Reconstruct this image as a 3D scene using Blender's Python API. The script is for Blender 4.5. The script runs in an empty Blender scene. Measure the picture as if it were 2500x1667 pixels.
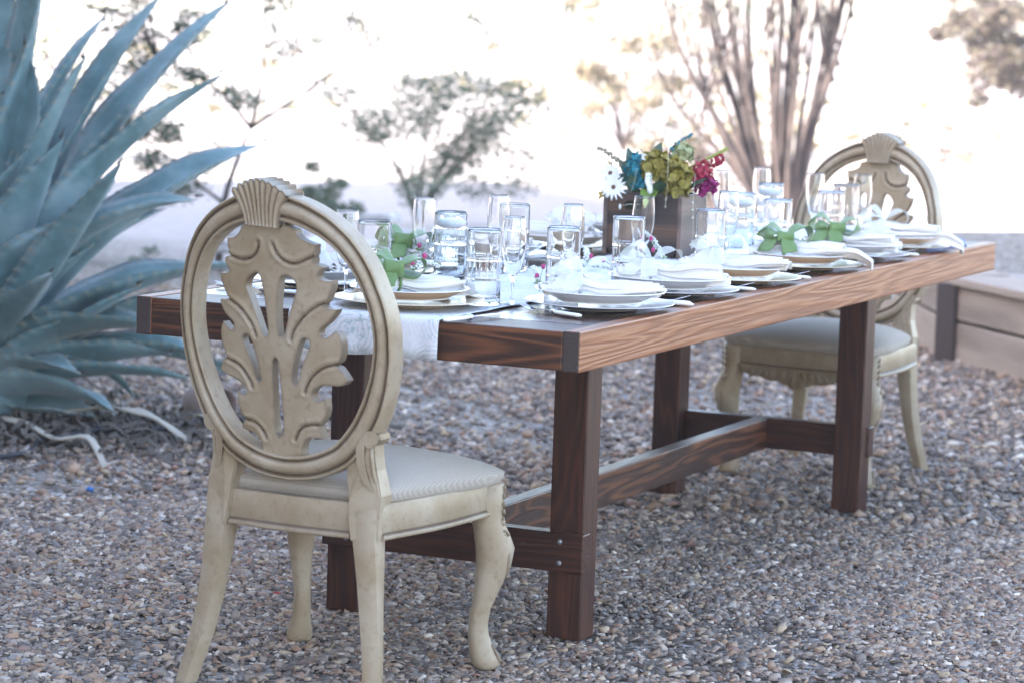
import bpy, bmesh, math, random
import numpy as np
from mathutils import Vector, Matrix, geometry
from math import sin, cos, pi, radians, sqrt
random.seed(7); rng = np.random.default_rng(7)
C = bpy.context.scene.collection
S = bpy.context.scene

# ------------------------------------------------------------------ camera
CAM = Vector((2.2877, -5.3515, 1.3972)); yaw, pit, rol = .4275, .1130, .0335
F = Vector((-sin(yaw)*cos(pit), cos(yaw)*cos(pit), -sin(pit)))
Rv = F.cross(Vector((0, 0, 1))).normalized(); Uv = Rv.cross(F)
R2 = Rv*cos(rol)+Uv*sin(rol); U2 = -Rv*sin(rol)+Uv*cos(rol)
cd = bpy.data.cameras.new('camera'); cam = bpy.data.objects.new('camera', cd); C.objects.link(cam)
cam.matrix_world = Matrix(((R2.x, U2.x, -F.x, CAM.x), (R2.y, U2.y, -F.y, CAM.y), (R2.z, U2.z, -F.z, CAM.z), (0, 0, 0, 1)))
cd.sensor_width = 36; cd.lens = 2.8299*36; cd.clip_end = 2000
cd.dof.use_dof = True; cd.dof.focus_distance = 6.45; cd.dof.aperture_fstop = 4.6
S.camera = cam
# ------------------------------------------------------------------ light
SUN_EL = radians(28); SUN_DIR = Vector((-.65*cos(SUN_EL), -.76*cos(SUN_EL), sin(SUN_EL)))  # towards the sun
W = bpy.data.worlds.new('World'); S.world = W; W.use_nodes = True
nt = W.node_tree; bg = nt.nodes['Background']
sky = nt.nodes.new('ShaderNodeTexSky'); sky.sky_type = 'NISHITA'; sky.sun_disc = False
sky.sun_elevation = SUN_EL; sky.sun_rotation = math.atan2(SUN_DIR.x, SUN_DIR.y)
sky.dust_density = 1.2; sky.air_density = 1.0
tn_ = nt.nodes.new('ShaderNodeMix'); tn_.data_type = 'RGBA'; tn_.blend_type = 'MULTIPLY'; tn_.inputs[0].default_value = 1; tn_.inputs[7].default_value = (1.08, .985, .94, 1)
nt.links.new(sky.outputs[0], tn_.inputs[6]); nt.links.new(tn_.outputs[2], bg.inputs[0]); bg.inputs[1].default_value = .15
ld = bpy.data.lights.new('sun', 'SUN'); sun = bpy.data.objects.new('sun', ld); C.objects.link(sun)
ld.energy = 4.6; ld.angle = radians(.5); ld.color = (1, .95, .90)
sun.rotation_euler = SUN_DIR.to_track_quat('Z', 'Y').to_euler()
S.view_settings.view_transform = 'Standard'; S.view_settings.look = 'None'
S.view_settings.exposure = 2.66; S.view_settings.gamma = 1
S.cycles.use_denoising = True
S.cycles.max_bounces = 14; S.cycles.transmission_bounces = 14; S.cycles.transparent_max_bounces = 24
S.cycles.diffuse_bounces = 4; S.cycles.volume_bounces = 1; S.cycles.sample_clamp_indirect = 8

# ------------------------------------------------------------------ helpers
class MB:
    """collects geometry, then links it as one mesh object"""
    def __init__(s): s.v = []; s.f = []; s.a = []
    def add(s, vs, fs, a=0.):
        n = len(s.v); s.v += [tuple(v) for v in vs]; s.f += [tuple(i+n for i in f) for f in fs]
        s.a += (list(a) if hasattr(a, '__len__') else [a]*len(vs)); return s
    def mesh(s, name, mat=None, smooth=True):
        me = bpy.data.meshes.new(name); me.from_pydata(s.v, [], s.f); me.validate()
        if smooth: me.polygons.foreach_set('use_smooth', [True]*len(me.polygons))
        if any(s.a) and len(me.vertices) == len(s.a):
            at = me.attributes.new('wear', 'FLOAT', 'POINT'); at.data.foreach_set('value', s.a)
        if mat: me.materials.append(mat)
        me.update(); return me
    def build(s, name, mat=None, parent=None, smooth=True, loc=None, rot=None):
        return link(name, s.mesh(name, mat, smooth), parent, loc, rot)
def link(name, me, parent=None, loc=None, rot=None):
    o = bpy.data.objects.new(name, me); C.objects.link(o)
    if parent: o.parent = parent
    if loc is not None: o.location = loc
    if rot is not None: o.rotation_euler = rot
    return o
def tag(o, label=None, cat=None, group=None, kind=None):
    if label: o['label'] = label
    if cat: o['category'] = cat
    if group: o['group'] = group
    if kind: o['kind'] = kind
    return o
def thing(name, label, cat, loc=(0, 0, 0), rz=0, group=None, rot=None):
    return tag(link(name, None, None, loc, rot or (0, 0, rz)), label, cat, group)
def dup(root, label, loc=None, rot=None, scale=None):
    r = root.copy(); C.objects.link(r); r['label'] = label
    if loc is not None: r.location = loc
    if rot is not None: r.rotation_euler = rot
    if scale is not None: r.scale = scale
    for ch in list(root.children):
        c = ch.copy(); C.objects.link(c); c.parent = r
        for g in list(ch.children):
            d = g.copy(); C.objects.link(d); d.parent = c
    return r
def interp(tab, x):
    return float(np.interp(x, [t[0] for t in tab], [t[1] for t in tab]))
def box(m, lo, hi, a=0., bev=0.):
    x0, y0, z0 = lo; x1, y1, z1 = hi
    if bev <= 0:
        m.add([(x0,y0,z0),(x1,y0,z0),(x1,y1,z0),(x0,y1,z0),(x0,y0,z1),(x1,y0,z1),(x1,y1,z1),(x0,y1,z1)],
              [(0,3,2,1),(4,5,6,7),(0,1,5,4),(1,2,6,5),(2,3,7,6),(3,0,4,7)], a); return m
    bm = bmesh.new(); bmesh.ops.create_cube(bm, size=1)
    for v in bm.verts: v.co = Vector(((x0+x1)/2+v.co.x*(x1-x0), (y0+y1)/2+v.co.y*(y1-y0), (z0+z1)/2+v.co.z*(z1-z0)))
    bmesh.ops.bevel(bm, geom=bm.edges[:], offset=bev, segments=2, profile=.5, affect='EDGES')
    bm.verts.ensure_lookup_table()
    m.add([v.co[:] for v in bm.verts], [[v.index for v in f.verts] for f in bm.faces], a); bm.free(); return m
def board(name, lo, hi, mat, parent, bev=.003):
    c = [(a+b)/2 for a, b in zip(lo, hi)]
    m = box(MB(), [a-q for a, q in zip(lo, c)], [b-q for b, q in zip(hi, c)], 0, bev)
    return m.build(name, mat, parent, False, c)
def frames(P):
    P = [Vector(p) for p in P]; T = []
    for i in range(len(P)):
        t = P[min(i+1, len(P)-1)]-P[max(i-1, 0)]; T.append(t.normalized() if t.length > 0 else Vector((0, 0, 1)))
    n = T[0].orthogonal().normalized(); N = []
    for t in T:
        n = (n-t*n.dot(t)); n = n.normalized() if n.length > 1e-6 else t.orthogonal().normalized(); N.append(n)
    return P, T, N
def tube(m, P, r, seg=8, a=0., cap=True):
    P, T, N = frames(P); n = len(P); vs = []; fs = []
    for i in range(n):
        B = T[i].cross(N[i]); ri = r[i] if hasattr(r, '__len__') else r
        for k in range(seg):
            an = 2*pi*k/seg; vs.append(P[i]+(N[i]*cos(an)+B*sin(an))*ri)
    for i in range(n-1):
        for k in range(seg):
            k2 = (k+1) % seg; fs.append((i*seg+k, i*seg+k2, (i+1)*seg+k2, (i+1)*seg+k))
    if cap: fs.append(tuple(range(seg))[::-1]); fs.append(tuple((n-1)*seg+k for k in range(seg)))
    m.add(vs, fs, a); return m
def loft(m, secs, closed=True, cap=True, a=None):
    k = len(secs[0]); vs = [p for s in secs for p in s]; fs = []
    for i in range(len(secs)-1):
        for j in range(k if closed else k-1):
            j2 = (j+1) % k; fs.append((i*k+j, i*k+j2, (i+1)*k+j2, (i+1)*k+j))
    if cap and closed: fs.append(tuple(range(k))[::-1]); fs.append(tuple((len(secs)-1)*k+j for j in range(k)))
    m.add(vs, fs, a if a is not None else 0.); return m
def lathe(m, prof, seg=48, a=0., rib=None, loop=False):
    vs = []; fs = []; n = len(prof)
    for i, (r, z) in enumerate(prof):
        for k in range(seg):
            an = 2*pi*k/seg; rr = r+(rib(i, an, r, z) if rib else 0); vs.append((rr*cos(an), rr*sin(an), z))
    for i in range(n if loop else n-1):
        i2 = (i+1) % n
        for k in range(seg):
            k2 = (k+1) % seg; fs.append((i*seg+k, i*seg+k2, i2*seg+k2, i2*seg+k))
    m.add(vs, fs, a); return m
def bez(pts, n):
    P = [Vector(p) for p in pts]; out = []
    for i in range(n):
        t = i/(n-1); Q = P[:]
        while len(Q) > 1: Q = [Q[j].lerp(Q[j+1], t) for j in range(len(Q)-1)]
        out.append(Q[0])
    return out
def crom(pts, n):
    P = [Vector(p) for p in pts]; P = [P[0]*2-P[1]]+P+[P[-1]*2-P[-2]]; out = []; k = len(P)-3
    for i in range(n):
        t = i/(n-1)*k; j = min(int(t), k-1); t -= j; a, b, c, d = P[j:j+4]
        out.append(.5*((2*b)+(c-a)*t+(2*a-5*b+4*c-d)*t*t+(3*b-a-3*c+d)*t**3))
    return out
ICO = None
def ico(sub=1):
    bm = bmesh.new(); bmesh.ops.create_icosphere(bm, subdivisions=sub, radius=1); bm.verts.ensure_lookup_table()
    r = ([v.co.copy() for v in bm.verts], [tuple(v.index for v in f.verts) for f in bm.faces]); bm.free(); return r
I1 = ico(1); I2 = ico(2); I3 = ico(3)
def blob(m, c, r, k=I1, s=(1, 1, 1), a=0.):
    c = Vector(c); m.add([(c.x+v.x*r*s[0], c.y+v.y*r*s[1], c.z+v.z*r*s[2]) for v in k[0]], k[1], a); return m
def ribbon(m, P, wv, w, thick=0., a=0.):
    """strip along P, half width w (number/list), width direction wv (vector/list)"""
    n = len(P); vs = []; fs = []
    for i in range(n):
        ww = w[i] if hasattr(w, '__len__') else w; d = (wv[i] if isinstance(wv, list) else wv); d = Vector(d).normalized()
        for s in (-1, -.5, 0, .5, 1): vs.append(Vector(P[i])+d*ww*s)
    for i in range(n-1):
        for j in range(4): fs.append((i*5+j, i*5+j+1, (i+1)*5+j+1, (i+1)*5+j))
    m.add(vs, fs, a); return m
def nmesh(name, V, Fc, mat, colors=None, smooth=False):
    """numpy triangle mesh, optional per-vertex colour attribute 'tint'"""
    me = bpy.data.meshes.new(name); me.vertices.add(len(V)); me.vertices.foreach_set('co', V.astype(np.float32).ravel())
    nf, k = Fc.shape; me.loops.add(nf*k); me.loops.foreach_set('vertex_index', Fc.astype(np.int32).ravel())
    me.polygons.add(nf); me.polygons.foreach_set('loop_start', np.arange(0, nf*k, k, dtype=np.int32))
    if smooth: me.polygons.foreach_set('use_smooth', np.ones(nf, bool))
    if colors is not None:
        at = me.attributes.new('tint', 'FLOAT_COLOR', 'POINT')
        at.data.foreach_set('color', np.hstack([colors, np.ones((len(V), 1))]).astype(np.float32).ravel())
    me.update(calc_edges=True); me.materials.append(mat); return me

# ------------------------------------------------------------------ materials
def M(name, col=(.5, .5, .5), rough=.5, **kw):
    m = bpy.data.materials.new(name); m.use_nodes = True; b = m.node_tree.nodes['Principled BSDF']
    b.inputs['Base Color'].default_value = (*col, 1); b.inputs['Roughness'].default_value = rough
    for k, v in kw.items(): b.inputs[k.replace('_', ' ')].default_value = v
    return m
def N(m, t, **kw):
    n = m.node_tree.nodes.new(t)
    for k, v in kw.items():
        if k.startswith('i_'):
            key = k[2:]; key = int(key) if key.isdigit() else key.replace('_', ' ')
            n.inputs[key].default_value = v
        else: setattr(n, k, v)
    return n
def LK(m, a, b): m.node_tree.links.new(a, b)
def B(m): return m.node_tree.nodes['Principled BSDF']
def ramp(m, src, stops):
    r = N(m, 'ShaderNodeValToRGB'); e = r.color_ramp.elements
    while len(e) < len(stops): e.new(.5)
    for el, (p, c) in zip(e, stops): el.position = p; el.color = (*c, 1) if len(c) == 3 else c
    LK(m, src, r.inputs[0]); return r.outputs[0]
def noise(m, vec, scale, detail=3, rough=.5, dist=0):
    n = N(m, 'ShaderNodeTexNoise', i_Scale=scale, i_Detail=detail, i_Roughness=rough, i_Distortion=dist)
    if vec is not None: LK(m, vec, n.inputs['Vector'])
    return n.outputs[0]
def math1(m, op, a, b=None):
    n = N(m, 'ShaderNodeMath', operation=op)
    for i, x in enumerate((a, b)):
        if x is None: continue
        if isinstance(x, (int, float)): n.inputs[i].default_value = x
        else: LK(m, x, n.inputs[i])
    return n.outputs[0]
def mixc(m, fac, a, b, mode='MIX'):
    n = N(m, 'ShaderNodeMix', data_type='RGBA', blend_type=mode)
    for i, x in ((0, fac), (6, a), (7, b)):
        if isinstance(x, (int, float)): n.inputs[i].default_value = x
        elif isinstance(x, tuple): n.inputs[i].default_value = (*x, 1)
        else: LK(m, x, n.inputs[i])
    return n.outputs[2]
def bump(m, h, strength=.3, dist=.01):
    n = N(m, 'ShaderNodeBump', i_Strength=strength, i_Distance=dist); LK(m, h, n.inputs['Height'])
    LK(m, n.outputs[0], B(m).inputs['Normal']); return n
def ocoord(m, scale=(1, 1, 1), rand=False, which='Object'):
    tc = N(m, 'ShaderNodeTexCoord'); out = tc.outputs[which]
    mp = N(m, 'ShaderNodeMapping'); mp.inputs['Scale'].default_value = scale
    if rand:
        oi = N(m, 'ShaderNodeObjectInfo'); v = N(m, 'ShaderNodeVectorMath', operation='SCALE')
        cx = N(m, 'ShaderNodeCombineXYZ'); [LK(m, oi.outputs['Random'], cx.inputs[i]) for i in range(3)]
        LK(m, cx.outputs[0], v.inputs[0]); v.inputs['Scale'].default_value = 37
        ad = N(m, 'ShaderNodeVectorMath', operation='ADD'); LK(m, out, ad.inputs[0]); LK(m, v.outputs[0], ad.inputs[1]); out = ad.outputs[0]
    LK(m, out, mp.inputs[0]); return mp.outputs[0]
def wood(name, axis, stops, rings=34, cross=7, long=.9, rough=.36, coat=.0, bmp=.25, endax=None):
    m = M(name, rough=rough); sc = [cross]*3; sc[axis] = long; v = ocoord(m, sc, True)
    n1 = noise(m, v, 1, 2.5, .45, .35); s = math1(m, 'SINE', math1(m, 'MULTIPLY', n1, rings))
    s = math1(m, 'ADD', math1(m, 'MULTIPLY', s, .5), .5)
    sf = [190]*3; sf[axis] = 7; f = noise(m, ocoord(m, sf, True), 1, 3, .6)
    sl = [9]*3; sl[axis] = 1.3; lo = noise(m, ocoord(m, sl, True), 1, 2, .5)
    t = math1(m, 'ADD', math1(m, 'MULTIPLY', s, .55), math1(m, 'MULTIPLY', lo, .55))
    t = math1(m, 'SUBTRACT', t, math1(m, 'MULTIPLY', math1(m, 'SUBTRACT', f, .5), .5))
    col = ramp(m, t, stops)
    if endax is not None:  # end grain drinks more stain
        tc = N(m, 'ShaderNodeTexCoord'); sx = N(m, 'ShaderNodeSeparateXYZ'); LK(m, tc.outputs['Normal'], sx.inputs[0])
        e = math1(m, 'GREATER_THAN', math1(m, 'ABSOLUTE', sx.outputs[endax]), .8); col = mixc(m, e, col, (.05, .037, .035))
    LK(m, col, B(m).inputs['Base Color'])
    LK(m, math1(m, 'ADD', math1(m, 'MULTIPLY', f, .25), rough-.1), B(m).inputs['Roughness'])
    B(m).inputs['Coat Weight'].default_value = coat; B(m).inputs['Coat Roughness'].default_value = .22
    h = math1(m, 'ADD', math1(m, 'MULTIPLY', s, .6), f); bump(m, h, bmp, .002); return m
DK = [(.25, (.034, .0115, .0072)), (.60, (.050, .0155, .0088)), (.85, (.072, .024, .012)), (1, (.12, .042, .019))]
BR = [(.10, (.15, .050, .019)), (.38, (.225, .078, .028)), (.72, (.28, .105, .040)), (1, (.37, .17, .08))]
MDK = [(.2, (.030, .013, .009)), (.5, (.055, .021, .012)), (.8, (.12, .044, .020)), (1, (.19, .075, .033))]
WDx = wood('stained_wood_across', 0, DK, rings=70, cross=12); WDz = wood('stained_wood_upright', 2, DK, rings=60, cross=14, long=1.2)
WSide = wood('edge_wood_orange', 1, BR, rings=66, cross=17, long=.62, bmp=.28, endax=1)
WStr = wood('stretcher_wood', 1, MDK, rings=46, cross=12, long=1.7)
WTop = wood('top_wood', 1, DK, rings=60, cross=9, rough=.24, coat=.6, bmp=.12)
WEnd = wood('end_board_wood', 0, MDK, rings=105, cross=12, long=.55)
WBox = wood('box_wood', 0, [(.2, (.028, .022, .020)), (.6, (.060, .042, .034)), (.85, (.12, .07, .045)), (1, (.2, .1, .05))], rough=.6)
WBox2 = wood('box_side_wood', 1, [(.2, (.10, .075, .062)), (.6, (.17, .12, .10)), (1, (.25, .17, .13))], rough=.45)

def antique(name, base, dark):
    m = M(name, rough=.42); v = ocoord(m, (1, 1, 1))
    n1 = noise(m, v, 9, 4, .55); n2 = noise(m, v, 60, 4, .6)
    at = N(m, 'ShaderNodeAttribute', attribute_name='wear')
    c = mixc(m, ramp(m, n1, [(.35, (0, 0, 0)), (.75, (1, 1, 1))]), base, tuple(b*f for b, f in zip(base, (.70, .62, .48))))
    c = mixc(m, ramp(m, n2, [(.54, (0, 0, 0)), (.74, (.55, .55, .55))]), c, tuple(b*f for b, f in zip(base, (.50, .42, .32))))
    w = math1(m, 'MULTIPLY', at.outputs['Fac'], math1(m, 'ADD', math1(m, 'MULTIPLY', n1, .5), .65))
    w = N(m, 'ShaderNodeClamp'); LK(m, math1(m, 'MULTIPLY', at.outputs['Fac'], math1(m, 'ADD', math1(m, 'MULTIPLY', n1, .5), .65)), w.inputs[0])
    c = mixc(m, w.outputs[0], c, dark); LK(m, c, B(m).inputs['Base Color']); bump(m, n2, .08, .002); return m
CHAIR = antique('antique_cream_paint', (.40, .328, .240), (.085, .050, .030))
CHAIR2 = antique('antique_cream_paint_pale', (.50, .44, .345), (.11, .075, .045))
def fabric(name, a, b_, sc=260):
    m = M(name, rough=.9); v = ocoord(m)
    sx = N(m, 'ShaderNodeSeparateXYZ'); LK(m, v, sx.inputs[0])
    s1 = math1(m, 'SINE', math1(m, 'MULTIPLY', sx.outputs[0], sc*pi)); s2 = math1(m, 'SINE', math1(m, 'MULTIPLY', sx.outputs[1], sc*pi))
    w = math1(m, 'ADD', math1(m, 'MULTIPLY', math1(m, 'ADD', s1, s2), .17), .5)
    w = math1(m, 'ADD', w, math1(m, 'MULTIPLY', math1(m, 'SUBTRACT', noise(m, v, 300, 2), .5), .7))
    LK(m, ramp(m, w, [(.25, b_), (.8, a)]), B(m).inputs['Base Color']); bump(m, w, .35, .0012)
    B(m).inputs['Sheen Weight'].default_value = .2; return m
SEAT = fabric('check_linen', (.46, .405, .345), (.32, .28, .235), 560)
def cloth(name, col, bs=.4, sc=35):
    m = M(name, col, .85); v = ocoord(m); bump(m, noise(m, v, sc, 4), bs, .004); B(m).inputs['Sheen Weight'].default_value = .15; return m
NAP = cloth('white_napkin_cotton', (.73, .705, .68)); NAPB = cloth('blue_napkin_cotton', (.22, .30, .55))
def sheer(name, col, tr):
    m = M(name, col, .6); B(m).inputs['Alpha'].default_value = 1-tr; B(m).inputs['Sheen Weight'].default_value = .3; return m
ORG = sheer('sheer_mint_organza', (.80, .83, .78), .5)
GRB = cloth('leaf_green_ribbon_satin', (.135, .235, .075), .25, 60); GRB.node_tree.nodes['Principled BSDF'].inputs['Roughness'].default_value = .5
GLASS = M('clear_glass', (1, 1, 1), .0, IOR=1.45, Transmission_Weight=1)
BLUEGLASS = M('blue_tinted_glass', (.92, .97, 1.0), .0, IOR=1.45, Transmission_Weight=1)
SILVER = M('silver_metal', (.72, .73, .76), .22, Metallic=1)
WHITEH = M('pearl_white_handle', (.80, .80, .78), .25)
CHINA = M('white_china', (.72, .70, .685), .12, Coat_Weight=.3)
CHINAW = M('warm_beige_china', (.62, .46, .33), .2, Coat_Weight=.3)
CHARG = M('silver_glass_charger', (.57, .56, .57), .15, Metallic=.35)
CHARGG = M('gold_edge_charger', (.74, .62, .47), .2, Metallic=.35)
WAX = M('white_candle_wax', (.85, .85, .84), .4, Subsurface_Weight=.3)
def runner_mat():
    m = M('damask_runner_cotton', rough=.85); v = ocoord(m)
    vo = N(m, 'ShaderNodeTexVoronoi', i_Scale=7.5, feature='F1'); LK(m, v, vo.inputs['Vector'])
    rings = math1(m, 'SINE', math1(m, 'MULTIPLY', vo.outputs['Distance'], 95))
    lac = noise(m, v, 95, 4, .7, 1.2); lac2 = noise(m, v, 26, 3, .5, 1.5)
    k = math1(m, 'MULTIPLY', ramp(m, lac, [(.47, (0, 0, 0)), (.54, (1, 1, 1))]), ramp(m, lac2, [(.47, (0, 0, 0)), (.55, (1, 1, 1))]))
    k2 = math1(m, 'MULTIPLY', ramp(m, rings, [(.55, (0, 0, 0)), (.8, (1, 1, 1))]), ramp(m, lac, [(.42, (0, 0, 0)), (.5, (1, 1, 1))]))
    msk = ramp(m, math1(m, 'ADD', vo.outputs['Distance'], math1(m, 'MULTIPLY', lac2, .25)), [(.58, (1, 1, 1)), (.74, (.3, .3, .3))]); k = math1(m, 'MULTIPLY', k, msk); k2 = math1(m, 'MULTIPLY', k2, msk)
    k3 = math1(m, 'MULTIPLY', math1(m, 'MAXIMUM', k, math1(m, 'MULTIPLY', k2, .8)), .75)
    LK(m, mixc(m, k3, (.74, .74, .79), (.33, .45, .47)), B(m).inputs['Base Color'])
    bump(m, noise(m, v, 12, 3), .3, .01); return m
RUNM = runner_mat()
def agave_mat():
    m = M('blue_agave_skin', rough=.5); v = ocoord(m, (1, 1, 1))
    a = noise(m, v, 3.5, 4, .6); b2 = noise(m, v, 26, 3, .6)
    c = ramp(m, a, [(.3, (.05, .108, .112)), (.48, (.11, .20, .215)), (.68, (.25, .35, .375))])
    at = N(m, 'ShaderNodeAttribute', attribute_name='wear')
    c = mixc(m, ramp(m, b2, [(.55, (0, 0, 0)), (.75, (.4, .4, .4))]), c, (.16, .33, .38))
    c = mixc(m, ramp(m, noise(m, v, 11, 5, .65), [(.62, (0, 0, 0)), (.72, (.55, .55, .55))]), c, (.20, .20, .15))
    c = mixc(m, at.outputs['Fac'], c, (.33, .27, .18)); LK(m, c, B(m).inputs['Base Color']); bump(m, b2, .15, .004)
    B(m).inputs['Sheen Weight'].default_value = .25; return m
AGAVE = agave_mat()
SPINE = M('dark_spine', (.035, .02, .015), .5)
DRY = M('dried_leaf', (.42, .38, .31), .8); DEB = M('dark_litter', (.09, .075, .06), .9)
def tinted(name, rough=.7, **kw):
    m = M(name, rough=rough, **kw); at = N(m, 'ShaderNodeAttribute', attribute_name='tint'); LK(m, at.outputs['Color'], B(m).inputs['Base Color']); return m
STONE = tinted('gravel_chips', .75)
LEAFT = tinted('scrub_foliage', .6)
BARK = M('scrub_bark', rough=.9); _v = ocoord(BARK, (1, 1, .25)); LK(BARK, ramp(BARK, noise(BARK, _v, 14, 4), [(.35, (.035, .028, .027)), (.65, (.11, .08, .07))]), B(BARK).inputs['Base Color'])
def ground_mat():
    m = M('desert_gravel_ground', rough=.9); tc = N(m, 'ShaderNodeTexCoord'); v = tc.outputs['Object']
    vo = N(m, 'ShaderNodeTexVoronoi', i_Scale=62); LK(m, v, vo.inputs['Vector'])
    cc = N(m, 'ShaderNodeSeparateColor'); LK(m, vo.outputs['Color'], cc.inputs[0])
    c = ramp(m, cc.outputs[0], [(0, (.07, .054, .042)), (.3, (.15, .118, .09)), (.55, (.25, .20, .155)), (.8, (.32, .28, .25)), (1, (.50, .47, .44))])
    big = noise(m, v, .35, 4); dirt = noise(m, v, 9, 5, .6)
    sand = ramp(m, dirt, [(.3, (.40, .345, .315)), (.7, (.53, .465, .43))])
    # packed sand away from the seating area
    ln = N(m, 'ShaderNodeSeparateXYZ'); LK(m, v, ln.inputs[0])
    far = math1(m, 'ADD', math1(m, 'MULTIPLY', ln.outputs[0], .0), math1(m, 'MULTIPLY', ln.outputs[1], .1))
    far = math1(m, 'ADD', far, math1(m, 'MULTIPLY', math1(m, 'SUBTRACT', big, .5), .8))
    f2 = ramp(m, far, [(.75, (0, 0, 0)), (.95, (1, 1, 1))])
    pt = ramp(m, noise(m, v, 1.7, 4, .55), [(.56, (0, 0, 0)), (.68, (.75, .75, .75))])
    f2 = math1(m, 'MAXIMUM', f2, pt)
    LK(m, mixc(m, f2, c, sand), B(m).inputs['Base Color'])
    bump(m, math1(m, 'ADD', vo.outputs['Distance'], dirt), .6, .012); return m
GRD = ground_mat()
SPLAT=[[-.0777,.9561],[-.0807,.9476],[-.0878,.9383],[-.098,.9312],[-.1077,.9292],[-.1159,.9286],[-.1175,.9196],[-.1162,.9069],[-.1118,.8932],[-.1252,.8884],[-.1275,.8818],[-.1242,.8731],[-.1183,.8659],[-.1159,.8651],[-.1198,.8584],[-.1307,.855],[-.1414,.856],[-.1415,.8464],[-.1378,.8325],[-.1323,.8201],[-.1234,.8086],[-.1235,.8041],[-.1356,.8015],[-.1465,.8008],[-.1451,.7893],[-.138,.7757],[-.1274,.7651],[-.1181,.7594],[-.1145,.7533],[-.1161,.7454],[-.1198,.7405],[-.1279,.7417],[-.1372,.7486],[-.1432,.7558],[-.1493,.7449],[-.1513,.7317],[-.1505,.7136],[-.1452,.6985],[-.1402,.6833],[-.1522,.6723],[-.1587,.6602],[-.1593,.6536],[-.138,.6444],[-.1177,.6399],[-.104,.6331],[-.0947,.6243],[-.0934,.6162],[-.0981,.6084],[-.1083,.6082],[-.1159,.6139],[-.1201,.602],[-.1193,.5873],[-.1135,.5715],[-.1015,.5581],[-.1083,.5491],[-.1127,.5387],[-.1025,.5341],[-.0865,.5325],[-.0751,.5264],[-.068,.5173],[-.065,.5061],[-.0646,.4864],[-.015,.4819],[.0339,.4934],[.0313,.5078],[.0359,.5213],[.0429,.5309],[.0547,.5345],[.0671,.534],[.0828,.5329],[.0767,.5462],[.071,.5595],[.0742,.5614],[.0856,.5745],[.0917,.588],[.0935,.6027],[.0902,.6169],[.0847,.6132],[.074,.6083],[.0654,.6108],[.061,.6193],[.0621,.6274],[.0689,.6361],[.0816,.6436],[.0955,.6455],[.1109,.6451],[.1244,.6445],[.1347,.6493],[.1427,.6579],[.133,.6748],[.1235,.6837],[.1188,.6881],[.124,.6917],[.1316,.705],[.1336,.7144],[.1354,.7324],[.1329,.7449],[.1282,.7547],[.123,.7569],[.1144,.75],[.1059,.743],[.0961,.7404],[.0869,.7454],[.0859,.7517],[.0907,.761],[.1021,.7682],[.1137,.7791],[.1239,.7912],[.1291,.8005],[.1177,.8003],[.1056,.8008],[.1005,.8048],[.1036,.8114],[.1126,.8246],[.1189,.8389],[.1223,.8492],[.1222,.8581],[.1134,.8562],[.0999,.8566],[.0894,.8635],[.0912,.8699],[.1,.878],[.1071,.8835],[.1018,.8857],[.0939,.8883],[.0831,.8914],[.0843,.8981],[.0872,.9108],[.0905,.9286],[.0803,.9305],[.0668,.9346],[.0547,.9402],[.0496,.9474],[.0488,.9561],[.0254,.9647],[-.0105,.9699],[-.0482,.9675]]
HOLES=[[[-.0506,.8638],[-.0619,.8578],[-.0719,.8494],[-.0783,.8387],[-.0769,.8272],[-.069,.81],[-.0589,.7826],[-.0516,.7588],[-.0455,.7387],[-.0398,.7334],[-.032,.736],[-.0298,.7452],[-.0306,.7631],[-.0324,.7886],[-.0341,.814],[-.0365,.8317],[-.0381,.8494],[-.0425,.8606]],[[.0148,.8622],[.0072,.8578],[.0037,.85],[.0012,.8371],[-.0037,.8112],[-.007,.7778],[-.0074,.7534],[-.0065,.7368],[-.0008,.7341],[.0067,.7366],[.0106,.7485],[.02,.7773],[.0306,.8036],[.0393,.8246],[.044,.8402],[.0398,.8513],[.0332,.8584],[.0249,.8623]],[[-.0879,.7363],[-.0946,.7318],[-.0969,.7238],[-.0917,.71],[-.085,.6951],[-.0763,.6765],[-.0711,.6575],[-.0693,.6431],[-.0639,.6374],[-.0558,.6411],[-.0552,.6493],[-.0591,.6716],[-.0635,.689],[-.0693,.7134],[-.0758,.7296],[-.0808,.7356]],[[.0529,.7384],[.0456,.7346],[.0392,.7251],[.0339,.7119],[.0244,.6855],[.0193,.6657],[.0171,.6494],[.0211,.6409],[.0282,.6391],[.0341,.646],[.0372,.664],[.0458,.684],[.0579,.7087],[.0642,.7194],[.0663,.7285],[.0612,.7358]],[[-.0193,.6922],[-.0255,.686],[-.0274,.6616],[-.0281,.6291],[-.0294,.5883],[-.0301,.5557],[-.0289,.5345],[-.0209,.528],[-.0111,.533],[-.0077,.5481],[-.0082,.5822],[-.0091,.6309],[-.0104,.6631],[-.0116,.684],[-.0138,.691]]]
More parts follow.
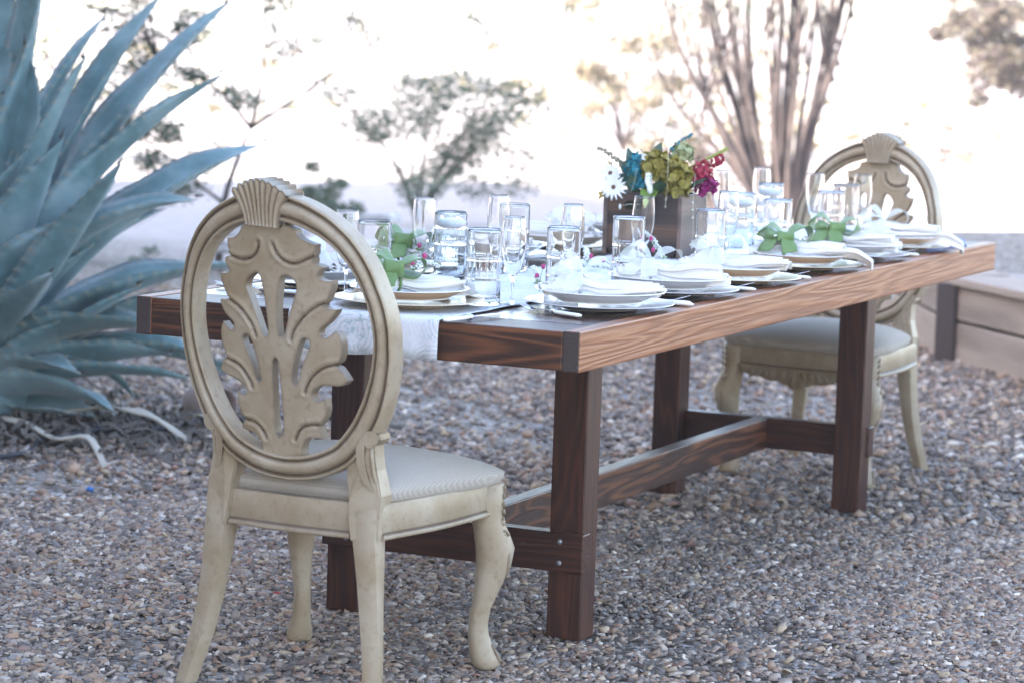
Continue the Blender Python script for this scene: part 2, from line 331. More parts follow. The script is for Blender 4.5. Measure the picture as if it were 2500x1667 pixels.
GROOVES=[[[-.0402,.9264],[-.0411,.9149],[-.0474,.9031],[-.0589,.8933],[-.0733,.8885],[-.0906,.8878],[-.1031,.8907],[-.1094,.8928]],[[-.0053,.9237],[-.0005,.9101],[.0102,.8969],[.024,.889],[.0396,.8869],[.0525,.8897],[.067,.8969],[.084,.9043]],[[-.1232,.8029],[-.1022,.7918],[-.0874,.7789],[-.0745,.7632],[-.0663,.7485],[-.0607,.7322]],[[.1023,.8113],[.084,.8037],[.0621,.7882],[.0469,.773],[.0344,.758],[.0261,.7433],[.0231,.7315]],[[-.1399,.6801],[-.1168,.6726],[-.1015,.6627],[-.0906,.6491],[-.0818,.6353],[-.0786,.6259]],[[.1214,.6891],[.0981,.6834],[.0784,.6722],[.0634,.6581],[.0525,.6411],[.047,.6262]],[[-.1006,.5565],[-.0808,.5537],[-.0658,.5438],[-.0569,.5333],[-.0523,.5223]],[[.0716,.562],[.0529,.5595],[.0364,.5539],[.0247,.5414],[.0171,.526]]]
POST=[[.1305,.4817],[.1565,.5033],[.1619,.5258],[.1668,.5416],[.178,.5541],[.1925,.5584],[.2024,.5521],[.2037,.5419],[.1974,.5324],[.1906,.5267],[.1905,.5021],[.1922,.4763],[.1979,.4534],[.2047,.4253],[.2040,.385],[.2035,.336],[.148,.334],[.1385,.380],[.1377,.4145],[.1355,.4326],[.1301,.4543]]
STEM=[[.1668,.5416],[.1725,.5498],[.1807,.5556],[.1925,.5584],[.2012,.5539],[.2044,.5432],[.2,.5339],[.192,.5281],[.1842,.5275],[.1773,.5321],[.1746,.5203],[.1744,.4944],[.1769,.4712],[.1823,.4522],[.1917,.4354],[.1818,.443],[.1721,.4553],[.1641,.4767],[.1609,.4998],[.1616,.5219]]

# ------------------------------------------------------------------ setting: ground
m = MB(); n = 60
xs = np.sign(np.linspace(-1, 1, n))*np.abs(np.linspace(-1, 1, n))**3*260
vs = []; 
for y in xs:
    for x in xs:
        d = sqrt(x*x+(y-2)**2); z = 0. if d < 14 else .0+min(1, (d-14)/60)*(.35*sin(x*.05)+.3*cos(y*.043+1))*.6
        vs.append((x-2, y+5, z-.012))
m.add(vs, [(j*n+i, j*n+i+1, (j+1)*n+i+1, (j+1)*n+i) for j in range(n-1) for i in range(n-1)])
tag(m.build('ground', GRD, None, False), 'pale desert ground of gravel and packed sand', kind='structure')
# loose gravel chips: real stones over the part of the yard in view
def gravel(name, cnt, d0, d1, size, tris, label):
    u = rng.random(cnt*2); dd = np.sqrt(d0*d0+(d1*d1-d0*d0)*u); an = rng.uniform(-.262, .235, cnt*2)
    th = yaw-an*1.0
    x = CAM.x-np.sin(th)*dd; y = CAM.y+np.cos(th)*dd
    # thinner where sand shows through
    k = np.sin(x*2.1+1.3*np.sin(y*1.7))*np.sin(y*2.6+x*.9); keep = rng.random(len(x)) > np.clip((k-.15)*1.4, 0, .72)
    x, y = x[keep][:cnt], y[keep][:cnt]; c = len(x)
    V0 = np.array([v[:] for v in tris[0]]); F0 = np.array(tris[1]); nv = len(V0)
    s = size*np.exp(rng.normal(0, .45, c)).clip(.4, 2.4); jit = 1+rng.uniform(-.32, .32, (c, nv, 1))
    P = V0[None]*jit*np.stack([s, s*rng.uniform(.5, .95, c), s*rng.uniform(.22, .6, c)], 1)[:, None, :]
    a = rng.uniform(0, 2*pi, c); tl = rng.normal(0, .38, c)
    ca, sa, ct, st = np.cos(a), np.sin(a), np.cos(tl), np.sin(tl)
    X = P[..., 0]*ct[:, None]-P[..., 2]*st[:, None]; Z = P[..., 0]*st[:, None]+P[..., 2]*ct[:, None]
    X2 = X*ca[:, None]-P[..., 1]*sa[:, None]; Y2 = X*sa[:, None]+P[..., 1]*ca[:, None]
    zz = rng.uniform(-.3, .6, c)*size*.5-.003
    V = np.stack([X2+x[:, None], Y2+y[:, None], Z+zz[:, None]], -1).reshape(-1, 3)
    Fc = (F0[None]+(np.arange(c)*nv)[:, None, None]).reshape(-1, 3)
    pal = np.array([(.30, .27, .27), (.20, .18, .185), (.42, .38, .37), (.36, .27, .22), (.13, .115, .12), (.55, .53, .55), (.24, .25, .29), (.30, .20, .17), (.47, .40, .33), (.72, .70, .70)])*np.array([1.08, .95, .78])*.95
    pr = np.array([.16, .15, .14, .17, .14, .05, .05, .05, .07, .02]); col = pal[rng.choice(len(pal), c, p=pr)]*rng.uniform(.8, 1.2, (c, 1))
    me = nmesh(name, V, Fc, STONE, np.repeat(col, nv, 0))
    return tag(link(name, me), label, 'gravel', kind='stuff')
OCT = ([Vector(v) for v in ((1,0,0),(-1,0,0),(0,1,0),(0,-1,0),(0,0,1),(0,0,-1))], [(0,2,4),(2,1,4),(1,3,4),(3,0,4),(2,0,5),(1,2,5),(3,1,5),(0,3,5)])
PRI = ([Vector(v)*.85 for v in ((1,.1,.5),(.3,1,.6),(-.8,.7,.5),(-1,-.5,.6),(.1,-1,.5),(.9,.3,-.6),(.1,1.1,-.6),(-1,.3,-.6),(-.6,-1,-.6),(.7,-.8,-.6))],
       [(0,1,2),(0,2,3),(0,3,4),(0,5,1),(5,6,1),(1,6,2),(6,7,2),(2,7,3),(7,8,3),(3,8,4),(8,9,4),(4,9,0),(9,5,0)])
gravel('loose_gravel', 104000, 4.6, 8.2, .0074, PRI, 'loose grey and tan gravel chips under the near chair and table')
gravel('loose_gravel', 62000, 8.1, 14.5, .0125, OCT, 'loose grey gravel farther back, around the far chair')

# ------------------------------------------------------------------ unseen house, added behind the camera to throw the shade
nn = Vector((.65, .76, 0)).normalized(); dd_ = Vector((.76, -.65, 0)).normalized()
STUC = M('tan_stucco', (.30, .25, .20), .9); bump(STUC, noise(STUC, ocoord(STUC), 30, 4), .3, .01)
hs = thing('added_shade_house', 'tan stucco house added out of view to shade the yard', 'house', nn*-5.5+dd_*-6, math.atan2(dd_.y, dd_.x))
board('wall', (-10.5, -8, 0), (10.5, 0, 6.7), STUC, hs, .05)
board('roof', (-10.7, -8.2, 6.7), (10.7, .08, 6.86), M('flat_roof', (.2, .18, .16), .9), hs, .02)
WIN = M('window_glass', (.03, .04, .05), .08)
for i in range(5):
    for zz in (1.0, 4.0):
        w = board('window', (-8.7+i*4, .003, zz), (-7.5+i*4, .06, zz+1.3), M('window_frame_paint', (.5, .48, .44), .6) if i+zz == 1 else bpy.data.materials['window_frame_paint'], hs)
        board('pane', (-.54, .034, -.58), (.54, .045, .58), WIN, w, .002)

# ------------------------------------------------------------------ raised bed with timber wall, back right
TIM = wood('weathered_timber', 0, [(.2, (.24, .185, .15)), (.6, (.33, .26, .21)), (1, (.42, .335, .27))], rings=14, rough=.8)
K = Vector((-1.08, 6.55, 0)); dR = Vector((.42, -.45, 0)).normalized(); dL = Vector((-.48, .9, 0)).normalized()
bed = thing('timber_raised_bed', 'low weathered timber retaining wall beyond the far chair', 'planter', K)
def wing(d, L, mat):
    an = math.atan2(d.y, d.x); s = 1 if d is dR else -1
    for k in range(2):
        z0, z1 = (-.02, .158) if k == 0 else (.172, .318)
        x = .045; i = 0
        while x < L:
            x1 = min(x+2.4, L); mm = box(MB(), (-(x1-x)/2, -.03, -(z1-z0)/2), ((x1-x)/2, .03, (z1-z0)/2), 0, .006)
            c = d*((x+x1)/2); mm.build('plank', mat, bed, False, (c.x, c.y, (z0+z1)/2), (0, 0, an)); x = x1+.008; i += 1
    c = d*(L/2)+Vector((-d.y, d.x, 0))*(.09*s)
    box(MB(), (-L/2, -.15, -.017), (L/2, .15, .017), 0, .005).build('cap_board', mat, bed, False, (c.x, c.y, .337), (0, 0, an))
wing(dR, 4.6, TIM); wing(dL, 3.2, TIM)
box(MB(), (-.042, -.042, 0), (.042, .042, .325), 0, .006).build('post', M('dark_timber', (.075, .055, .05), .8), bed, False, (-.01, -.06, 0))
inn = [Vector((-.03, .12, 0)), dR*4.6+Vector((.1, .1, 0)), dR*4.6+Vector((3, 3, 0)), Vector((2.2, 6, 0)), dL*3.2+Vector((1.5, 1.5, 0)), dL*3.2+Vector((.1, 0, 0))]
mm = MB(); mm.add([(p.x, p.y, z) for z in (.0, .30) for p in inn], [tuple(range(6, 12))]+[(i, (i+1) % 6, 6+(i+1) % 6, 6+i) for i in range(6)])
mm.build('soil', GRD, bed, False)

# ------------------------------------------------------------------ table
tb = thing('farmhouse_table', 'long dark stained trestle table with thick orange-brown edge boards', 'table', (0, 0, 0))
H = .76; Wd = 1.049; L = 3.1475; T = .0832
board('side_board', (-.038, 0, H-T), (0, L, H), WSide, tb)
board('side_board', (-Wd, 0, H-T), (-Wd+.038, L, H), WSide, tb)
board('end_board', (-Wd+.0385, .002, H-T+.001), (-.0385, .145, H-.0015), WEnd, tb)
board('end_board', (-Wd+.0385, L-.145, H-T+.001), (-.0385, L-.002, H-.0015), WEnd, tb)
pw = (Wd-.078)/7
for i in range(7): board('plank', (-Wd+.039+i*pw+.0006, .1462, H-.045), (-Wd+.039+(i+1)*pw-.0006, L-.1462, H-.0012-.0006*(i % 2)), WTop, tb, .0018)
for x0 in (-.285, -.848):
    for y0 in (.531, 2.549):
        board('leg', (x0, y0, 0), (x0+.084, y0+.079, H-T-.0), WDz, tb, .004)
board('crosspiece', (-.853, .512, .157), (-.194, .556, .246), WDx, tb)
board('crosspiece', (-.853, 2.597, .157), (-.194, 2.641, .246), WDx, tb)
board('stretcher', (-.548, .558, .1575), (-.503, 2.595, .2465), WStr, tb)
BOLT = M('bolt_steel', (.35, .34, .36), .45, Metallic=.7)
for x in (-.25, -.79):
    for z in (.178, .226): lathe(MB(), [(0, 0), (.0065, 0), (.0055, .003), (0, .0035)], 12).build('bolt', BOLT, tb, True, (x, .512, z), (pi/2, 0, 0))
# runner
rx0, rx1 = -.669, -.316
def runner_sec(x):
    w = .0025*sin(x*55)+.0015*sin(x*131+1)
    p = [(x, -.006-w*1.6, .679+.004*sin(x*40)), (x, -.006-w*1.2, .70), (x, -.006-w*.6, .73), (x, -.0055, .75), (x, -.003, .7605), (x, .004, .7628)]
    for y in np.linspace(.03, 3.12, 46): p.append((x, y, .7625+.0012*(1+sin(x*37+y*13)*sin(y*21+x*9))))
    p += [(x, 3.147, .7625), (x, 3.153, .758), (x, 3.155, .72), (x, 3.156, .67)]; return p
m = MB(); secs = [runner_sec(x) for x in np.linspace(rx0, rx1, 44)]
loft(m, secs, closed=False, cap=False)
o = m.build('table_runner', RUNM); tag(o, 'white cotton runner with faint damask print hanging over the near table end', 'table runner')
sm = o.modifiers.new('thickness', 'SOLIDIFY'); sm.thickness = .0012; sm.offset = 1

# ------------------------------------------------------------------ oval back chairs
def gy(z): return .027-.104*(z-.442)/.611
def by(x, z): return gy(z)+.033*(x/.249)**2
OUT = [(-90,.2935),(-75,.294),(-60,.290),(-45,.275),(-28,.259),(-15,.250),(0,.2475),(11,.251),(27,.2575),(40,.270),(50,.279),(61,.286),(74,.292),(90,.297)]
INN = [(-90,.244),(-76,.243),(-62,.240),(-50,.229),(-38,.218),(-25,.2105),(-10,.2085),(3,.2115),(16,.2145),(31,.2225),(42,.2295),(52,.235),(62,.2375),(75,.2375),(90,.2375)]
RC = (-.006, .735)
def ring_pt(th, t):
    a = math.degrees(math.asin(max(-1, min(1, sin(th))))); r = interp(OUT, a)*(1-t)+interp(INN, a)*t
    return RC[0]+r*cos(th), RC[1]+r*sin(th)
PROF = [(0,.0,0),(.02,-.005,0),(.07,-.008,0),(.13,-.006,.35),(.165,.0,.75),(.20,.0035,.95),(.235,-.001,.7),(.3,-.0075,.22),(.42,-.0125,0),(.55,-.0135,0),(.68,-.0105,0),(.77,-.003,.6),(.80,.0025,.95),(.835,-.001,.7),(.87,-.0055,.3),(.94,-.006,0),(.985,-.003,.05),(1,.001,.1)]
def make_chair(mat, name, label, loc, rz):
    ch = thing(name, label, 'chair', loc, rz, 'oval back dining chairs')
    # ring
    m = MB(); secs = []; A = []; n = 150; D = .040
    prof = [(t, o, a) for t, o, a in PROF]+[(1, D-.002, 0)]+[(t, D-o, a) for t, o, a in reversed(PROF)]+[(0, .002, 0)]
    for i in range(n):
        th = 2*pi*i/n; s = []
        for t, o, a in prof:
            x, z = ring_pt(th, t); s.append((x, by(x, z)+o, z)); A.append(a)
        secs.append(s)
    loft(m, secs+[secs[0]], cap=False, a=A+A[:len(prof)]); m.build('oval_frame', mat, ch)
    # crest shell
    m = MB(); cx = -.0165; ns, ntt = 113, 16; vs = []; A = []
    for side in (0, 1):
        for j in range(ntt):
            t = j/(ntt-1)
            for i in range(ns):
                s = -1+2*i/(ns-1); ph = s*4.5*pi
                rib = abs(cos(ph/1.0)); wd = .037+.005*t+.023*t**2.3
                zt = 1.0525-.027*abs(s)**1.7+.0065*(rib-.5)*1.2; zb = .9605-.0015*s
                if side == 0: off = -.016-.0075*rib**.7*(.55+.6*t)
                else: off = D+.012+.010*rib**.7*(.5+.6*t)
                if j == ntt-1: off *= .86
                x = cx+s*wd; z = zb+(zt-zb)*t
                if abs(s) > .985: off += .012 if side == 0 else -.012
                vs.append((x, by(x, z)+off, z)); A.append(max(0, 1-rib*2.2)*.95*(1 if side == 0 else .8))
    fs = []
    k = ns*ntt
    for j in range(ntt-1):
        for i in range(ns-1):
            a0 = j*ns+i; fs.append((a0, a0+1, a0+ns+1, a0+ns)); fs.append((k+a0, k+a0+ns, k+a0+ns+1, k+a0+1))
    bd = [j*ns for j in range(ntt)]+[(ntt-1)*ns+i for i in range(1, ns)]+[j*ns+ns-1 for j in range(ntt-2, -1, -1)]+[i for i in range(ns-2, 0, -1)]
    for a0, b0 in zip(bd, bd[1:]+bd[:1]): fs.append((a0, k+a0, k+b0, b0))
    m.add(vs, fs, A); m.build('crest_shell', mat, ch)
    # splat
    def smooth(P, it=1):
        for _ in range(it):
            Q = []
            for i in range(len(P)):
                a, b = P[i], P[(i+1) % len(P)]; c = P[i-1]
                v1 = (b[0]-a[0], b[1]-a[1]); v0 = (a[0]-c[0], a[1]-c[1])
                cr = abs(v0[0]*v1[1]-v0[1]*v1[0])/(1e-9+math.hypot(*v0)*math.hypot(*v1)); dt = v0[0]*v1[0]+v0[1]*v1[1]
                if cr > .75 or dt < 0: Q.append(list(a)); Q.append([(a[0]+b[0])/2, (a[1]+b[1])/2])
                else:
                    Q.append([.75*a[0]+.125*(b[0]+c[0]), .75*a[1]+.125*(b[1]+c[1])]); Q.append([(a[0]+b[0])/2, (a[1]+b[1])/2])
            P = Q
        return P
    outl = smooth(SPLAT, 2); hol = [smooth(h, 2) for h in HOLES]
    polys = [outl]+hol; verts = []; edges = []
    for P in polys:
        n0 = len(verts); verts += [Vector(p) for p in P]; edges += [(n0+i, n0+(i+1) % len(P)) for i in range(len(P))]
    def inside(P, X, Z):
        P = np.array(P); r = np.zeros(X.shape, bool); j = len(P)-1
        for i in range(len(P)):
            c = (P[i, 1] > Z) != (P[j, 1] > Z)
            with np.errstate(divide='ignore', invalid='ignore'): xx = (P[j, 0]-P[i, 0])*(Z-P[i, 1])/(P[j, 1]-P[i, 1])+P[i, 0]
            r ^= c & (X < xx); j = i
        return r
    def dist(segs, X, Z):
        d = np.full(X.shape, 9.)
        for a, b in segs:
            a = np.array(a); b = np.array(b); ab = b-a; t = np.clip(((X-a[0])*ab[0]+(Z-a[1])*ab[1])/(ab@ab+1e-12), 0, 1)
            d = np.minimum(d, np.hypot(X-a[0]-t*ab[0], Z-a[1]-t*ab[1]))
        return d
    gs = .0032; gx, gz = np.meshgrid(np.arange(-.17, .16, gs), np.arange(.48, .975, gs)); gx = gx.ravel()+rng.uniform(-.0006, .0006, gx.size); gz = gz.ravel()+rng.uniform(-.0006, .0006, gz.size)
    es = [(P[i], P[(i+1) % len(P)]) for P in polys for i in range(len(P))]
    ins = inside(outl, gx, gz)
    for h in hol: ins &= ~inside(h, gx, gz)
    gx, gz = gx[ins], gz[ins]; ok = dist(es, gx, gz) > .0018; gx, gz = gx[ok], gz[ok]
    verts += [Vector((float(a), float(b))) for a, b in zip(gx, gz)]
    r = geometry.delaunay_2d_cdt(verts, edges, [], 0, 1e-6); V2 = np.array([v[:] for v in r[0]]); T2 = np.array(r[2])
    cen = V2[T2].mean(1); ok = inside(outl, cen[:, 0], cen[:, 1])
    for h in hol: ok &= ~inside(h, cen[:, 0], cen[:, 1])
    T2 = T2[ok]; X, Z = V2[:, 0], V2[:, 1]
    gs_ = [(g[i], g[i+1]) for g in [crom([(a, b, 0) for a, b in G_], 24) for G_ in GROOVES] for i in range(23)]
    gs_ = [((a.x, a.y), (b.x, b.y)) for a, b in gs_]
    dg = dist(gs_, X, Z); de = dist(es, X, Z)
    rel = .0062*np.exp(-(dg/.0024)**2)-.0022*np.exp(-((dg-.009)/.004)**2)
    rel += .0013*np.clip(1-de/.0025, 0, 1)**2
    # leaf lobes dished slightly
    rel += .0006*np.sin(X*46)*np.sin(Z*38)
    yb = np.array([by(a, b) for a, b in zip(X, Z)])+.006; nV = len(V2)
    VV = [(float(x), float(y+d), float(z)) for x, y, z, d in zip(X, yb, Z, rel)]+[(float(x), float(y+.026-d), float(z)) for x, y, z, d in zip(X, yb, Z, rel)]
    wr = np.clip(1.15*np.exp(-(dg/.0023)**2)+.5*np.exp(-(de/.003)**2), 0, 1); A = list(map(float, wr))*2
    t0 = T2[0]; p0, p1, p2 = VV[t0[0]], VV[t0[1]], VV[t0[2]]
    sgn = (p1[0]-p0[0])*(p2[2]-p0[2])-(p1[2]-p0[2])*(p2[0]-p0[0])
    cnt = {}
    for t in T2:
        for a, b in ((t[0], t[1]), (t[1], t[2]), (t[2], t[0])): cnt[(int(a), int(b))] = 1
    fs = [tuple(int(q) for q in t) for t in T2]+[tuple(int(q)+nV for q in t[::-1]) for t in T2]
    if sgn < 0: fs = [f[::-1] for f in fs]
    for a, b in cnt:
        if (b, a) not in cnt: fs.append((b, a, a+nV, b+nV) if sgn > 0 else (a, b, b+nV, a+nV))
    m = MB(); m.add(VV, fs, A); o = m.build('carved_splat', mat, ch)
    es_ = o.modifiers.new('edges', 'EDGE_SPLIT'); es_.split_angle = radians(48)
    # rear legs with scrolled shoulders
    for s in (-1, 1):
        m = MB(); secs = []
        tab = [(0, .222, .004, .0185), (.03, .217, .012, .019), (.10, .204, .032, .0205), (.17, .193, .043, .022), (.25, .184, .050, .0245), (.33, .176, .053, .028), (.385, .1715, .060, .0300), (.40, .171, .062, .0290)]
        for z, x, y, h in tab:
            an = radians(20)*s*(1-z/.42); ring = []
            for k in range(16):
                q = 2*pi*k/16+pi/4; e = 5; cx_, sy_ = cos(q), sin(q); rr = h/(abs(cx_)**e+abs(sy_)**e)**(1/e)
                px, py = rr*cx_, rr*sy_; ring.append((s*x+px*cos(an)-py*sin(an), y+px*sin(an)+py*cos(an), z))
            secs.append(ring)
        loft(m, secs); leg = m.build('rear_leg', mat, ch)
        em = leg.modifiers.new('edges', 'EDGE_SPLIT'); em.split_angle = radians(42)
        bm = bmesh.new(); P = [(s*(x+.001), z) for x, z in POST]; P = P if s > 0 else P[::-1]
        b0 = [bm.verts.new((x, by(x, z)+.003-.022*max(0, (.47-z)/.08), z)) for x, z in P]; b1 = [bm.verts.new((x, by(x, z)+.046-.013*max(0, (.47-z)/.08), z)) for x, z in P]
        bm.faces.new(b0); bm.faces.new(b1[::-1]); nP = len(P)
        for i in range(nP): bm.faces.new((b0[i], b1[i], b1[(i+1) % nP], b0[(i+1) % nP]))
        bmesh.ops.recalc_face_normals(bm, faces=bm.faces[:])
        bmesh.ops.bevel(bm, geom=[e for e in bm.edges if not (abs(e.verts[0].co.y-e.verts[1].co.y) > .02)], offset=.003, segments=2, affect='EDGES')
        me = bpy.data.meshes.new('shoulder'); bm.to_mesh(me); bm.free(); me.materials.append(mat); link('shoulder', me, ch)
        m = MB(); Q = crom([(s*x, 0, z) for x, z in STEM]+[(s*STEM[0][0], 0, STEM[0][1])], 60)[:-1]
        cxm = sum(p.x for p in Q)/59; czm = sum(p.z for p in Q)/59
        def rr(sc, off, ins):
            out = []
            for i, p in enumerate(Q):
                tn = (Q[(i+1) % 59]-Q[i-1]).normalized(); nx, nz = -tn.z, tn.x; sg = 1 if s > 0 else -1
                x, z = p.x+nx*ins*sg, p.z+nz*ins*sg; out.append((x, by(x, z)+off, z))
            return out
        secs = [rr(1, .046, 0), rr(1, .0, 0), rr(1, -.006, .0004), rr(1, -.008, .0022)]
        loft(m, secs, cap=True, a=[0]*59+[.95]*59+[.15]*59+[0]*59); o2 = m.build('scroll', mat, ch)
        em = o2.modifiers.new('edges', 'EDGE_SPLIT'); em.split_angle = radians(50)
        # a second raised fillet beside the stem
        tube(MB(), [(s*x, by(x, z)+.001, z) for x, z in [(.1872, .525), (.1868, .50), (.188, .475), (.1925, .45), (.197, .435)]], [.004, .0042, .004, .003, .001], 8).build('fillet', mat, ch)
    # front cabriole legs
    for s in (-1, 1):
        m = MB(); secs = []
        tab = [(0, .024, .060, .021), (.004, .017, .068, .026), (.012, .012, .072, .029), (.03, .006, .066, .027), (.05, .003, .055, .022), (.075, .001, .045, .0195), (.10, .001, .042, .0185), (.13, .005, .047, .0195), (.16, .010, .060, .022), (.19, .013, .074, .025), (.225, .014, .090, .029), (.262, .012, .096, .032), (.295, .007, .083, .032), (.322, .002, .067, .031), (.34, .0, .066, .031), (.40, -.001, .068, .031), (.404, .002, .065, .028)]
        for z, a, b_, h in tab:
            c = (a+b_)/2; hd = (b_-a)/2; ring = []
            for k in range(20):
                q = 2*pi*k/20; e = 2.6; cc, ss = cos(q), sin(q); rr_ = 1/(abs(cc)**e+abs(ss)**e)**(1/e)
                u_ = c+hd*rr_*cc; w_ = h*rr_*ss*(1-.25*max(0, cc)); ring.append((s*(.205+(u_-w_)*.7071), .44+(u_+w_)*.7071, z))
            secs.append(ring if s > 0 else ring[::-1])
        loft(m, secs); m.build('front_leg', mat, ch)
        # carved scrolls and acanthus on the knee, toe carving
        def dg_(u_, w_, z): return (s*(.205+(u_-w_)*.7071), .44+(u_+w_)*.7071, z)
        for sd in (-1, 1):
            m = MB(); sp = []
            for i in range(34):
                t = i/33; r_ = .0165*(1-t*.78); an = .4+t*3.6*pi; sp.append(dg_(.066+r_*cos(an)*.75, sd*(.0235-.004*abs(cos(an))), .283+r_*sin(an)*1.25))
            tube(m, sp, [.0034*(1-.3*i/33) for i in range(34)], 7, .35); m.build('scroll_carving', mat, ch)
            for j, (u0, z0, u1, z1) in enumerate([(.058, .258, .058, .178), (.068, .262, .068, .185), (.078, .262, .077, .195), (.050, .250, .052, .17)]):
                tube(MB(), [dg_(u0+(u1-u0)*t, sd*(.021-.013*t+.004*sin(t*pi)), z0+(z1-z0)*t) for t in np.linspace(0, 1, 8)], [.003+.0022*sin(pi*t) for t in np.linspace(0, 1, 8)], 6, .45).build('acanthus_lobe', mat, ch)
            for j in range(5):
                zc = .322+j*.017; tube(MB(), [dg_(.060+.004*sin(j*2), sd*.010, zc-.006), dg_(.067, sd*(.014), zc), dg_(.064, sd*.019, zc+.010)], [.002, .0042, .0015], 6, .5).build('leaf_carving', mat, ch)
            tube(MB(), [dg_(.050, sd*.012, .055), dg_(.060, sd*.016, .035), dg_(.068, sd*.013, .018), dg_(.064, sd*.007, .008)], [.0015, .004, .0045, .002], 6, .4).build('toe_carving', mat, ch)
            blob(MB(), dg_(.062, sd*.014, .318), .0085, I2, (1, 1, 1.2), .2).build('boss', mat, ch)
    # seat rails, slightly bowed, with a bead along the bottom
    def rail(pts, nm, th=.022):
        P = crom(pts, 18); secs = []; A = []
        for i, p in enumerate(P):
            tn = (P[min(i+1, 17)]-P[max(i-1, 0)]).normalized(); nv = Vector((tn.y, -tn.x, 0)); q = []
            for o, z, a in [(0, .352, .1), (0, .402, 0), (-.003, .408, .1), (-th, .408, 0), (-th, .334, 0), (-.003, .334, 0), (.004, .3355, 0), (.0065, .339, 0), (.0055, .344, .3), (.001, .347, 1), (-.001, .349, .8)]:
                w = p+nv*o; q.append((w.x, w.y, z)); A.append(a)
            secs.append(q)
        mm = MB(); loft(mm, secs, a=A); ob = mm.build(nm, mat, ch); e = ob.modifiers.new('edges', 'EDGE_SPLIT'); e.split_angle = radians(50)
    rail([(-.145, .036, 0), (0, .028, 0), (.142, .036, 0)], 'back_rail')
    rail([(.205, .055, 0), (.238, .25, 0), (.243, .452, 0)], 'side_rail')
    rail([(-.243, .452, 0), (-.238, .25, 0), (-.205, .055, 0)], 'side_rail')
    rail([(.225, .478, 0), (.1, .492, 0), (-.1, .492, 0), (-.225, .478, 0)], 'front_rail')
    # shaped apron under the front rail
    m = MB(); na = 61; v1 = []; 
    for y in (.470, .492):
        for i in range(na):
            t = -1+2*i/(na-1); x = .19*t; d = .010+.034*(1-abs(t))**.8+.006*abs(sin(t*9.5))+(.008 if abs(t) < .12 else 0)
            v1 += [(x, y+.004*cos(t*pi/2), .345), (x, y+.004*cos(t*pi/2)+(.005*abs(sin(t*19)) if y > .48 else 0), .338-d)]
    fs = [];k = 2*na
    for i in range(na-1):
        a0 = 2*i; fs += [(a0, a0+2, a0+3, a0+1), (k+a0, k+a0+1, k+a0+3, k+a0+2), (a0+1, a0+3, k+a0+3, k+a0+1)]
    m.add(v1, fs); 
    for s in (-1, 1):
        for j in range(6):
            x = s*(.02+j*.026); tube(m, [(x-s*.006, .497, .335), (x+s*.004, .500, .322-.002*j), (x+s*.012, .497, .306+.002*j)], [.003, .005, .002], 6, .3)
    m.build('apron', mat, ch)
    # cushion
    m = MB(); nu = 41; vs = []
    def cush(u, v, e, z):
        y0, y1 = .058, .502; yy = y0+(y1-y0)*(v*.5+.5); hw = .190+(.264-.190)*min(1, ((v*.5+.5)/.75))**.8; hw -= .016*max(0, v)**6
        return (u*hw*e, yy+(.012*(1-u*u)*max(0, v)**3), z)
    for j in range(nu):
        v = -1+2*j/(nu-1)
        for i in range(nu):
            u = -1+2*i/(nu-1); uu = sin(u*pi/2); vv = sin(v*pi/2)
            h = (1-abs(uu)**5)**.5*(1-abs(vv)**5)**.5 if abs(uu) < 1 and abs(vv) < 1 else 0
            vs.append(cush(uu, vv, 1, .424+.030*h+.028*(1-uu*uu)*(1-vv*vv)))
    fs = [(j*nu+i, j*nu+i+1, (j+1)*nu+i+1, (j+1)*nu+i) for j in range(nu-1) for i in range(nu-1)]
    bd = [i for i in range(nu)]+[j*nu+nu-1 for j in range(1, nu)]+[(nu-1)*nu+i for i in range(nu-2, -1, -1)]+[j*nu for j in range(nu-2, 0, -1)]
    c = Vector((0, .28, 0)); n0 = len(vs); nb = len(bd)
    for sc, z in ((.992, .412), (.965, .4045)):
        for b0 in bd: p = Vector(vs[b0]); vs.append(((p.x)*sc, .28+(p.y-.28)*sc, z))
    for r_ in range(2):
        for i in range(nb):
            i2 = (i+1) % nb; up = (bd[i], bd[i2]) if r_ == 0 else (n0+i, n0+i2); dn = (n0+r_*nb+i, n0+r_*nb+i2); fs.append((up[0], dn[0], dn[1], up[1]))
    m.add(vs, fs); m.build('seat_cushion', SEAT, ch)
    return ch
c1 = make_chair(CHAIR, 'dining_chair', 'antique cream oval back chair with carved leaf splat in the foreground', (-.524, -.278, 0), -.045)
c2 = dup(c1, 'antique cream oval back chair at the far end of the table', (-.512, 3.50, 0), (0, 0, radians(174.3)))

# ------------------------------------------------------------------ tableware
ZT = .7612; ZR = .7655
def on_runner(x): return rx0 < x < rx1
def make_tumbler(mat, bands=True):
    R_ = .038; h = .165; prof = [(0, .0), (R_-.004, .0), (R_-.001, .002)]
    zs = list(np.linspace(.006, h-.006, 56)); prof += [(R_, z) for z in zs]+[(R_-.0002, h-.002), (R_-.0012, h), (R_-.0022, h-.002)]
    no = len(prof); prof += [(R_-.0024, z) for z in (h-.01, h*.6, h*.3, .022)]+[(R_-.006, .015), (R_*.5, .0135), (0, .013)]
    def rib(i, an, r, z):
        if i >= no or i < 3: return 0
        d = 0
        for zb in ((.045, .05, .055, .092, .097, .102, .13, .135, .14) if bands else (.060, .100)): d += .0009*math.exp(-((z-zb)/.0016)**2)
        if z < (.15 if bands else .105):
            q = (an % (pi/3))-pi/6
            for c in ((-.10, 0, .10) if bands else (-.14, .14)): d -= .0008*math.exp(-((q-c)/.03)**2)
        return d
    m = MB(); lathe(m, prof, 132, 0, rib); return m.mesh('tumbler', mat)
TUM = make_tumbler(GLASS, False); TUMB = make_tumbler(BLUEGLASS, True)
